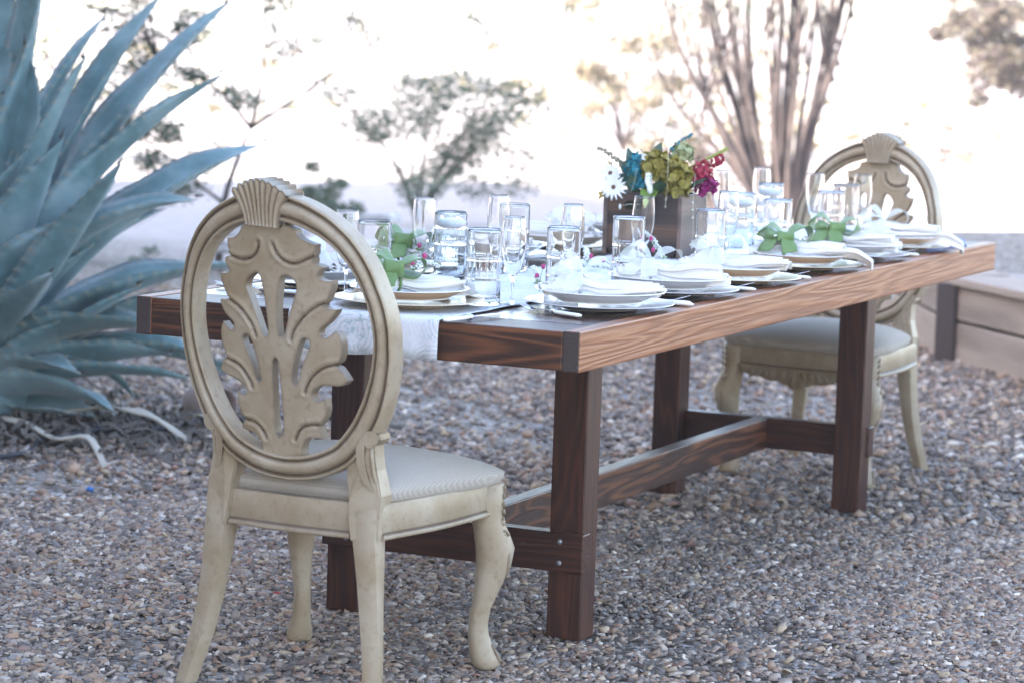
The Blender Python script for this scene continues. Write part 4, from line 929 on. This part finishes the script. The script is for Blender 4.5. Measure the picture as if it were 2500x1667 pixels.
sprig('upright white flower sprig leaning against the right side of the box', (-.315, 1.26, z0+.012), (-.425, 1.38, z0+.085), .03, 3)
sprig('white flower sprig on the runner behind the nearest tumbler', (-.52, 1.25, z0), (-.60, 1.42, z0+.03), .02, 4, 1)
sprig('white flower sprig tucked in the green bow of the gold plate', (-.52, .27, z0+.05), (-.50, .36, z0+.06), .03, 5, 2)
sprig('white flower sprig beside the second plate of the far side', (-.80, .82, z0+.04), (-.72, .90, z0+.06), .02, 6, 1)
sprig('white flower sprig right of the box, before the fourth plate', (-.34, 1.66, z0), (-.44, 1.95, z0+.03), .02, 7, 1)
sprig('white flower sprig far down the runner before the far chair', (-.36, 2.30, z0), (-.50, 2.50, z0+.02), .02, 8, 1)

# ------------------------------------------------------------------ agave
AGL = [([-3.334, 2.614, 0.295], [-3.217, 2.667, 0.871], [-3.163, 2.802, 1.79], 0.214), ([-3.402, 2.616, 0.344], [-3.376, 2.704, 1.039], [-3.4, 2.913, 1.739], 0.214), ([-3.328, 2.65, 0.374], [-3.165, 2.801, 1.047], [-3.069, 3.009, 1.36], 0.164), ([-3.292, 2.6, 0.313], [-3.063, 2.628, 0.92], [-2.914, 2.64, 1.214], 0.157), ([-3.277, 2.673, 0.321], [-3.005, 2.874, 1.121], [-2.858, 3.05, 1.454], 0.171), ([-3.262, 2.696, 0.376], [-2.919, 2.968, 1.076], [-2.795, 3.354, 1.407], 0.171), ([-3.26, 2.647, 0.338], [-2.897, 2.813, 0.896], [-2.601, 3.002, 1.174], 0.171), ([-3.178, 2.718, 0.38], [-2.8, 2.967, 0.774], [-2.641, 3.369, 0.934], 0.171), ([-3.193, 2.645, 0.303], [-2.791, 2.751, 0.716], [-2.592, 2.842, 0.765], 0.2), ([-3.264, 2.563, 0.154], [-2.878, 2.547, 0.654], [-2.666, 2.479, 0.885], 0.157), ([-3.284, 2.521, 0.211], [-2.963, 2.398, 0.433], [-2.802, 2.307, 0.541], 0.136), ([-3.271, 2.642, 0.242], [-2.828, 2.844, 0.464], [-2.645, 3.257, 0.518], 0.2), ([-3.29, 2.601, 0.148], [-2.907, 2.698, 0.333], [-2.649, 2.816, 0.329], 0.271), ([-3.176, 2.719, 0.16], [-2.79, 2.971, 0.25], [-2.598, 3.279, 0.084], 0.114), ([-3.282, 2.637, 0.118], [-2.985, 2.773, 0.211], [-2.869, 2.936, 0.073], 0.121), ([-3.296, 2.565, 0.069], [-2.959, 2.565, 0.139], [-2.682, 2.526, 0.086], 0.143), ([-3.359, 2.602, 0.294], [-3.551, 2.515, 0.967], [-3.763, 2.418, 1.496], 0.214), ([-3.382, 2.592, 0.183], [-3.67, 2.46, 0.487], [-3.801, 2.181, 0.697], 0.214), ([-3.364, 2.567, 0.118], [-3.544, 2.408, 0.16], [-3.538, 2.081, 0.087], 0.186), ([-3.323, 2.553, 0.273], [-3.051, 2.523, 0.698], [-2.918, 2.528, 0.956], 0.214), ([-3.329, 2.583, 0.298], [-3.146, 2.589, 0.783], [-3.173, 2.687, 1.25], 0.229)]
AGL += [([-3.327, 2.584, 0.12], [-2.993, 2.659, 0.317], [-2.736, 2.721, 0.479], 0.223), ([-3.331, 2.566, 0.162], [-3.066, 2.571, 0.534], [-2.852, 2.613, 0.732], 0.201), ([-3.294, 2.632, 0.09], [-3.022, 2.756, 0.196], [-2.713, 2.897, 0.242], 0.201), ([-3.324, 2.602, 0.228], [-3.211, 2.615, 0.711], [-3.213, 2.669, 1.06], 0.201), ([-3.308, 2.626, 0.158], [-3.003, 2.765, 0.553], [-2.825, 3.011, 0.715], 0.19), ([-3.296, 2.68, 0.154], [-2.944, 2.956, 0.351], [-2.771, 3.255, 0.425], 0.19)]
AGL += [([-3.332, 2.615, 0.082], [-3.01, 2.762, 0.169], [-2.713, 3.007, 0.149], 0.131), ([-3.314, 2.59, 0.044], [-3.076, 2.622, 0.062], [-2.802, 2.581, 0.059], 0.111), ([-3.316, 2.638, 0.115], [-2.939, 2.849, 0.249], [-2.638, 3.151, 0.154], 0.111), ([-3.297, 2.565, 0.11], [-3.045, 2.526, 0.216], [-2.792, 2.476, 0.208], 0.131)]
AC = Vector((-3.33, 2.64, 0))
ag = thing('agave', 'huge blue grey agave with broad saw edged leaves left of the table', 'agave', AC)
def agleaf(A_, B_, T_, w, seed):
    R = random.Random(seed); A_, B_, T_ = Vector(A_)-AC, Vector(B_)-AC, Vector(T_)-AC; n = 90
    A_ = A_*.75; w *= 1.42; P = []
    tm = (B_-A_).length/((B_-A_).length+(T_-B_).length)
    for i in range(n):  # quadratic through the middle point
        t = i/(n-1); P.append(A_*((t-tm)*(t-1)/tm)+B_*(t*(t-1)/(tm*(tm-1)))+T_*(t*(t-tm)/(1-tm)))
    out = Vector((T_.x, T_.y, 0)); m = MB(); vs = []; A = []; K = 9; tw = R.uniform(-.25, .25)
    L_ = sum((P[i+1]-P[i]).length for i in range(n-1)); nt_ = int(L_/.042); wav = R.uniform(0, 6)
    for i in range(n):
        t = i/(n-1); tn = (P[min(i+1, n-1)]-P[max(i-1, 0)]).normalized()
        side = tn.cross(Vector((0, 0, 1))); side = (side if side.length > .05 else Vector((out.y, -out.x, 0))).normalized()
        # face of the leaf turns to the axis of the plant
        nrm = side.cross(tn).normalized(); side = (side+nrm*tw*(1+.5*t)).normalized(); nrm = side.cross(tn).normalized()
        ww = w*.5*(.70+.30*sin(min(1, t/.4)*pi/2)) if t < .4 else w*.5*max(.012, (1-((t-.4)/.6)**1.7))
        ph = (t*nt_) % 1; tooth = (ph**2.2 if ph < .82 else (1-ph)/.18)*.013*(1 if t < .93 else 0)
        fold = .55*(1-.35*t)
        for k in range(K):
            u = -1+2*k/(K-1); e = tooth if k in (0, K-1) else 0
            wv = .006*sin(t*17+wav+(1.5 if u > 0 else 0))*abs(u)**2
            vs.append(P[i]+side*(u*ww+(e if u > 0 else -e))+nrm*(fold*ww*abs(u)**1.6-.01+wv)); A.append(.5 if k in (0, K-1) and e > .005 else max(0, (t-.93)*9))
        for k in range(K-2, 0, -1):
            u = -1+2*k/(K-1); th = .030*(1-u*u)*(1-t)**.7+.003
            vs.append(P[i]+side*(u*ww)+nrm*(fold*ww*abs(u)**1.6-.01-th)); A.append(0)
    KK = 2*K-2; fs = [(i*KK+k, i*KK+(k+1) % KK, (i+1)*KK+(k+1) % KK, (i+1)*KK+k) for i in range(n-1) for k in range(KK)]
    fs.append(tuple((n-1)*KK+k for k in range(KK)))
    m.add(vs, fs, A); lf = m.build('leaf', AGAVE, ag)
    tn = (P[-1]-P[-4]).normalized(); tube(MB(), [P[-2], P[-1], P[-1]+tn*.028], [.0045, .0035, .0005], 7).build('spine', SPINE, lf)
for i, l in enumerate(AGL): agleaf(*l, seed=i)
tube(MB(), [(0, 0, -.02), (0, 0, .2), (-.01, 0, .45)], [.22, .2, .08], 16).build('heart', AGAVE, ag)
# litter and odds and ends at the foot of the agave
def strap(label, pts, w, mat, name='dried_leaf', cat='dried leaf'):
    P = crom(pts, 16); t = MB(); ribbon(t, [p-P[0] for p in P], [Vector((.3, 1, .25*sin(i))) for i in range(16)], [w*(.5+.5*sin(pi*min(1, .15+i/17))) for i in range(16)])
    o = put(name, t.mesh(name, mat), label, cat, P[0], 'dried agave litter'); s_ = o.modifiers.new('thickness', 'SOLIDIFY'); s_.thickness = .006; return o
strap('long pale dried leaf curling out over the gravel from the agave', [(-3.10, 2.47, .03), (-2.92, 2.36, .035), (-2.70, 2.19, .03), (-2.58, 2.17, .05), (-2.44, 2.02, .045), (-2.34, 1.91, .01)], .020, DRY)
strap('brown dried leaf beneath the lowest agave leaf', [(-2.95, 2.60, .05), (-2.75, 2.62, .075), (-2.6, 2.60, .06), (-2.42, 2.52, .01)], .022, DRY)
strap('short bleached leaf scrap behind the long dried leaf', [(-2.62, 2.86, .02), (-2.52, 2.80, .05), (-2.40, 2.74, .02)], .016, DRY)
HOSE = M('black_drip_hose', (.02, .02, .025), .5)
put('drip_hose', tube(MB(), crom([(-.4, -.75, .012), (-.02, -.12, .01), (-.10, .2, .015), (.0, .45, .03), (.10, .62, .02), (.10, .95, .015), (.5, 1.3, .012)], 50), .009, 8).mesh('drip_hose', HOSE), 'thin black drip hose winding out under the agave', 'hose', (-2.68, 2.05, 0), None)
m = MB(); lathe(m, [(.0, .0), (.045, .0), (.06, .05), (.072, .12), (.078, .125), (.078, .145), (.070, .146), (.066, .12), (.054, .05), (.04, .008), (0, .008)], 32)
put('clay_pot', m.mesh('clay_pot', M('dusty_clay', (.26, .19, .17), .8)), 'dusty clay pot lying on its side behind the agave', 'pot', (-2.72, 3.05, .06), None, (radians(97), 0, radians(70)))
def litter(name, cnt, cx, cy, sx, sy, label):
    m = MB(); R = random.Random(5)
    for _ in range(cnt):
        x, y = R.gauss(cx, sx), R.gauss(cy, sy); a = R.uniform(0, pi); l = R.uniform(.02, .10); dx, dy = cos(a)*l, sin(a)*l; z = R.uniform(.005, .045)
        ribbon(m, [(x, y, z), (x+dx*.5, y+dy*.5, z+R.uniform(0, .02)), (x+dx, y+dy, z*.5)], (-dy, dx, R.uniform(-.02, .04)), R.uniform(.003, .012))
    return tag(m.build(name, DEB, None, False), label, 'litter', kind='stuff')
litter('leaf_litter', 900, -2.95, 2.55, .38, .30, 'dark dead leaf litter under the agave')
blob(MB(), (0, 0, 0), .010, I1, (1, .8, .8))
put('blue_pebble', blob(MB(), (0, 0, 0), .012, I2, (1, .8, .7)).mesh('blue_pebble', M('blue_glaze', (.02, .12, .40), .4)), 'bright blue pebble lying alone on the gravel at left', 'pebble', (-2.17, 1.57, .010), None)
put('red_petal', blob(MB(), (0, 0, 0), .012, I1, (1, .5, .25)).mesh('red_petal', M('red_scrap', (.45, .03, .03), .6)), 'small red scrap on the gravel between the chair legs', 'petal', (-1.01, .59, .010), None)

# ------------------------------------------------------------------ stacked pale stones and low weeds beyond the agave
LIM = M('pale_limestone', rough=.85); LK(LIM, ramp(LIM, noise(LIM, ocoord(LIM), 12, 4), [(.35, (.34, .33, .33)), (.7, (.62, .61, .62))]), B(LIM).inputs['Base Color'])
stp = thing('stone_edging', 'low dry stack of pale flat stones past the agave', 'stones', (-5.9, 7.8, 0))
R = random.Random(3)
for k in range(4):
    x = -1.0
    while x < 1.3:
        l = R.uniform(.22, .55); bm = bmesh.new(); bmesh.ops.create_cube(bm, size=1)
        for v in bm.verts: v.co = Vector((v.co.x*l, v.co.y*.28, v.co.z*.062))+Vector([R.uniform(-.015, .015) for _ in range(3)])
        bmesh.ops.bevel(bm, geom=bm.edges[:], offset=.016, segments=2, affect='EDGES'); me = bpy.data.meshes.new('stone'); bm.to_mesh(me); bm.free(); me.materials.append(LIM)
        if R.random() < .86-.12*k: link('stone', me, stp, (x+l/2, x*.35+R.uniform(-.05, .05)+.05*k, .035+k*.085), (R.uniform(-.06, .06), R.uniform(-.05, .05), .33+R.uniform(-.1, .1)))
        x += l+R.uniform(.02, .09)

def foliage(name, clumps, mat, parent, size, pal, seed, squash=(1, 1, .7), lean=0, kind=None):
    """many leaf-sized faces spread through clumps (x,y,z,r,count)"""
    r_ = np.random.default_rng(seed); Vs = []; Cs = []
    for (x, y, z, r, c) in clumps:
        d = r_.normal(0, 1, (c, 3)); d /= np.linalg.norm(d, axis=1)[:, None]; p = d*(r*r_.random(c)**.45)[:, None]*np.array(squash)+np.array([x, y, z])
        a = r_.normal(0, 1, (c, 3)); a /= np.linalg.norm(a, axis=1)[:, None]; a[:, 2] *= .5; a[:, 2] -= lean
        b = np.cross(a, r_.normal(0, 1, (c, 3))); b /= np.linalg.norm(b, axis=1)[:, None]; s = size*r_.uniform(.5, 1.5, c)[:, None]
        q = np.stack([p-a*s, p+b*s*.36, p+a*s, p-b*s*.36], 1); Vs.append(q.reshape(-1, 3))
        base = np.array(pal)[r_.choice(len(pal), c)]*r_.uniform(.7, 1.3, (c, 1)); Cs.append(np.repeat(base, 4, 0))
    V = np.concatenate(Vs); F_ = np.arange(len(V)).reshape(-1, 4)
    o = link(name, nmesh(name, V, F_, mat, np.concatenate(Cs)), parent)
    if kind: o['kind'] = kind
    return o
GRN = [(.06, .10, .055), (.09, .135, .075), (.12, .155, .09), (.075, .12, .08), (.16, .16, .11)]
TAN = [(.19, .155, .095), (.25, .20, .13), (.16, .14, .08), (.28, .205, .15), (.12, .12, .065)]
PKB = [(.15, .11, .10), (.20, .145, .13), (.12, .09, .085), (.17, .15, .10)]
def shrub(name, label, base, trunks, clumps, pal, size, seed, group=None, cat='tree', squash=(1, 1, .7), lean=0):
    t = thing(name, label, cat, base, 0, group); Bv = Vector(base)
    m = MB()
    for P, r in trunks: 
        Q = crom([Vector(p)-Bv for p in P], 10); tube(m, Q, [r*(1-.75*i/9) for i in range(10)], 7)
    m.build('trunk', BARK, t)
    if clumps: foliage('crown', [(x-Bv.x, y-Bv.y, z-Bv.z, r, c) for x, y, z, r, c in clumps], LEAFT, t, size, pal, seed, squash, lean)
    return t
# light-leaved mesquite in the middle distance
R = random.Random(11); b = (-6.05, 11.42, 0); cl = []; tr = []
for (x, y, z) in [(-6.53, 11.21, .85), (-5.98, 11.46, .95), (-5.62, 11.6, .90), (-5.40, 11.7, .83), (-5.76, 11.56, .52), (-6.32, 11.3, .64), (-6.0, 11.4, .70), (-5.7, 11.5, .70), (-6.2, 11.4, .80), (-5.85, 11.5, .42), (-5.62, 11.6, .60)]:
    tr.append(([b, (b[0]+(x-b[0])*.3, b[1]+(y-b[1])*.3, z*.45), (x, y, z)], .012)); cl.append((x, y+R.uniform(-.2, .2), z, R.uniform(.17, .26), 620))
for k in range(16):
    a, r = R.uniform(0, 2*pi), R.uniform(.2, .8); cl.append((b[0]+.12+cos(a)*r*.75, b[1]+sin(a)*r, .62+R.uniform(-.45, .3), .16, 330))
shrub('mesquite_tree', 'grey green mesquite bush standing in the middle distance behind the glasses', b, tr, cl, GRN, .018, 1)
# taller open mesquite rising behind the agave tips, branches over the top of the frame
R = random.Random(12); b = (-5.42, 7.81, 0); cl = []; tr = [([b, (-5.40, 7.82, .35), (-5.33, 7.86, .62), (-5.28, 7.88, .75)], .022)]
limbs = [[(-5.28, 7.88, .75), (-5.45, 7.8, .95), (-5.72, 7.65, 1.1)], [(-5.28, 7.88, .75), (-5.22, 7.9, 1.1), (-5.25, 7.9, 1.7)], [(-5.28, 7.88, .75), (-4.95, 8, 1.0), (-4.3, 8.2, 1.5)], [(-5.40, 7.82, .35), (-5.6, 7.75, .5), (-5.85, 7.6, .75)]]
tr += [(l_, .011) for l_ in limbs]; lp = [p for l_ in limbs for p in crom(l_, 8)[3:]]
tips = [(-5.8, 7.64, 1.06), (-5.61, 7.73, 1.27), (-5.14, 7.94, 1.42), (-4.83, 8.08, 1.34), (-5.75, 7.67, .54), (-5.9, 7.6, .8), (-5.55, 7.7, 1.0), (-5.3, 7.9, 1.6), (-4.5, 8.2, 1.55), (-4.0, 8.5, 1.62), (-4.2, 8.4, 1.30), (-5.95, 7.5, 1.35), (-6.3, 7.5, 1.1), (-5.05, 7.9, 1.18), (-3.6, 8.3, 1.6), (-3.1, 8.6, 1.5), (-5.6, 7.6, .75), (-5.5, 7.7, 1.75), (-4.9, 8, 1.8), (-6.1, 7.5, 1.7), (-4.3, 8.2, 1.85), (-5.95, 7.6, .95), (-5.75, 7.7, .82), (-6.0, 7.5, .62), (-5.65, 7.7, .40), (-5.9, 7.6, 1.2), (-5.5, 7.7, 1.35), (-5.8, 7.6, 1.42), (-5.3, 7.8, .92), (-5.45, 7.7, .62), (-6.2, 7.5, .9)]
for i, (x, y, z) in enumerate(tips):
    o_ = min(lp, key=lambda p: (Vector((x, y, z))-p).length); tr.append(([o_, (o_[0]+(x-o_[0])*.45, o_[1]+(y-o_[1])*.45, o_[2]+(z-o_[2])*.6+.04), (x, y, z)], .008))
    for k in range(9):
        u = .35+.85*k/8; cl.append((o_[0]+(x-o_[0])*u+R.uniform(-.05, .05), o_[1]+(y-o_[1])*u+R.uniform(-.1, .1), o_[2]+(z-o_[2])*u+R.uniform(-.06, .04), R.uniform(.06, .13), 30 if x > -5.2 else 52))
    for k in range(3): tr.append(([(x, y, z), (x+R.uniform(-.1, .1), y, z-.05), (x+R.uniform(-.3, .3), y, z-R.uniform(-.1, .2))], .004))
shrub('mesquite_tree', 'open branching mesquite tree rising behind the agave leaf tips', b, tr, cl, GRN, .016, 2, squash=(1.3, 1.3, .6), lean=.2)
# many-stemmed bare shrub
R = random.Random(4); b = Vector((-4.62, 14.29, 0)); tr = []
def pp(x, d=0): return (b.x+x*.91, b.y+x*.415+d)
for (x0, x1, xt, zt, r) in [(-.16, -.42, -.83, 1.75, .040), (-.13, -.36, -.62, 2.0, .044), (-.1, -.25, -.40, 1.9, .040), (-.06, -.22, -.20, 2.1, .036), (-.12, -.45, -.98, 1.15, .028), (.1, .02, .04, 2.1, .045), (.12, .10, .12, 1.9, .034), (.16, .16, .22, 2.0, .036), (.2, .22, .26, 1.6, .030), (.24, .33, .48, 2.0, .05), (.24, .36, .62, 1.9, .038), (.22, .30, .34, 2.0, .030), (.0, -.1, -.30, 1.5, .030), (-.05, -.3, -.52, 1.6, .030), (.06, -.02, -.06, 1.3, .028), (.2, .28, .40, 1.5, .028), (-.16, -.5, -.70, .9, .024), (.1, .08, -.02, 1.7, .026), (-.10, -.30, -.70, 1.9, .030), (-.06, -.28, -.45, 1.5, .026), (.14, .12, .16, 2.1, .03), (.18, .2, .30, 1.9, .028), (.02, -.05, -.12, 2.0, .030), (.2, .33, .55, 2.1, .03), (-.14, -.4, -.60, 1.3, .024)]:
    d = R.uniform(-.25, .25); X0 = pp(x0*.55, d*.2); X1 = pp(x1*.72, d); X2 = pp((x1*.5+xt*.5)+R.uniform(-.04, .04), d*1.4); X3 = pp(xt, d*1.8)
    tr.append(([(X0[0], X0[1], 0), (X1[0], X1[1], zt*.3), (X2[0], X2[1], zt*.66), (X3[0], X3[1], zt)], r))
    for k in range(4):
        s = R.uniform(.35, .9); qx = X1[0]+(X3[0]-X1[0])*s; qy = X1[1]+(X3[1]-X1[1])*s; qz = zt*(.3+.7*s); a = R.uniform(-.18, .18)
        tr.append(([(qx-a*.2, qy, qz-.1), (qx+a*.4, qy, qz+.15), (qx+a, qy, qz+.5)], r*.45))
cl = [(b.x+R.uniform(-.9, .7), b.y+R.uniform(-.2, .4), R.uniform(1.2, 2.0), .12, 20) for _ in range(16)]
shrub('many_stemmed_shrub', 'bare many stemmed shrub fanning up behind the flowers and far chair', b, tr, cl, TAN, .02, 3, cat='shrub')
# dry brush around its foot and further scrub
R = random.Random(6)
def brush(label, x, y, z, r, pal, seed, n=14, cnt=170, size=.03, cat='bush'):
    Rr = random.Random(seed); tr = [([(x, y, 0), (x+Rr.uniform(-.3, .3)*r, y, z*.5), (x+Rr.uniform(-1, 1)*r*.8, y+Rr.uniform(-1, 1)*r*.5, z*Rr.uniform(.8, 1.25))], .015*r+.006) for _ in range(9)]
    cl = [(x+Rr.gauss(0, .5)*r, y+Rr.gauss(0, .4)*r, z+Rr.gauss(0, .32)*r, r*Rr.uniform(.18, .36), cnt) for _ in range(n)]
    return shrub('desert_bush', label, (x, y, 0), tr, cl, pal, size, seed, cat=cat, group='desert scrub')
brush('dry tan brush left of the bare stemmed shrub', -6.0, 15.6, .75, .7, TAN, 21)
brush('low dry brush at the foot of the bare stemmed shrub', -5.3, 14.8, .32, .5, PKB, 22, 10, 130)
brush('sunlit yellowish bush far behind the agave', -12.6, 15.5, 1.0, 1.2, [(.42, .40, .20), (.50, .46, .26), (.36, .34, .18)], 23, 18, 220, .04)
brush('brownish bush between the agave leaves', -10.3, 12.6, .55, .6, PKB, 24)
brush('distant olive bush right of the mesquite', -9.2, 22.5, 1.0, 1.0, TAN, 25, 14, 200, .04)
brush('low green weed at the shade line left of the glasses', -6.80, 11.5, .12, .28, GRN, 26, 9, 130, .022, 'weed')
brush('low green weed beneath the mesquite', -6.2, 10.7, .10, .25, GRN, 27, 8, 130, .022, 'weed')
brush('small weed growing by the stacked stones', -5.35, 6.9, .07, .16, GRN, 28, 6, 60, .015, 'weed')
brush('reddish far bush at the right edge of the view', -6.1, 23.5, .22, .55, [(.34, .2, .14), (.3, .22, .15)], 29, 8, 100, .03)
# big tree at the top right
R = random.Random(9); cx, cy = -5.2, 22.1; tr = []; cl = []
for k in range(26):
    a = R.uniform(-1, 1); zt = R.uniform(1.1, 3.2); x = cx+a*1.0+.35; y = cy+R.uniform(-.6, .6)
    tr.append(([(cx+1.5, cy+.7, 0), (cx+1.3+a*.2, cy+.5, zt*.45), (x, y, zt)], .016))
for k in range(60):
    a = R.gauss(.35, .55); z = 1.22+R.gauss(0, .3)+max(0, .4-a)*.25; cl.append((cx+a, cy+R.gauss(0, .5), max(.72, z), R.uniform(.12, .26), 220))
shrub('paloverde_tree', 'dusty grey brown tree at the upper right of the view', (cx+1.5, cy+.7, 0), tr, cl, [tuple(v*.6 for v in c) for c in PKB+TAN[:2]], .04, 4)
# scrub line toward the horizon
m = []
for k in range(110):
    an = yaw+R.uniform(-.9, .9); d = R.uniform(26, 120); x = CAM.x-sin(an)*d; y = CAM.y+cos(an)*d; s = R.uniform(.5, 1.5)*(.7+d/90)
    m.append((x, y, s*.45, s, 70))
foliage('distant_scrub', m, LEAFT, None, .14, [(.45, .38, .28), (.5, .45, .33), (.3, .26, .17)], 8, (1, 1, .5), kind='stuff')
bpy.data.objects['distant_scrub']['label'] = 'pale scrub scattered over the far sunlit desert'; bpy.data.objects['distant_scrub']['category'] = 'scrub'

# ------------------------------------------------------------------ haze volume added to lift the dark tones and whiten the distance
HZ = bpy.data.materials.new('tone_lift_haze'); HZ.use_nodes = True; hn = HZ.node_tree; hn.nodes.remove(hn.nodes['Principled BSDF'])
pv = hn.nodes.new('ShaderNodeVolumePrincipled'); pv.inputs['Density'].default_value = .0015; pv.inputs['Color'].default_value = (.93, .92, .97, 1); pv.inputs['Anisotropy'].default_value = .2
hn.links.new(pv.outputs[0], hn.nodes['Material Output'].inputs['Volume'])
hz = box(MB(), (-264, -258, -2.2), (260, 268, 9.5)).build('haze', HZ, None, False); tag(hz, kind='stuff')
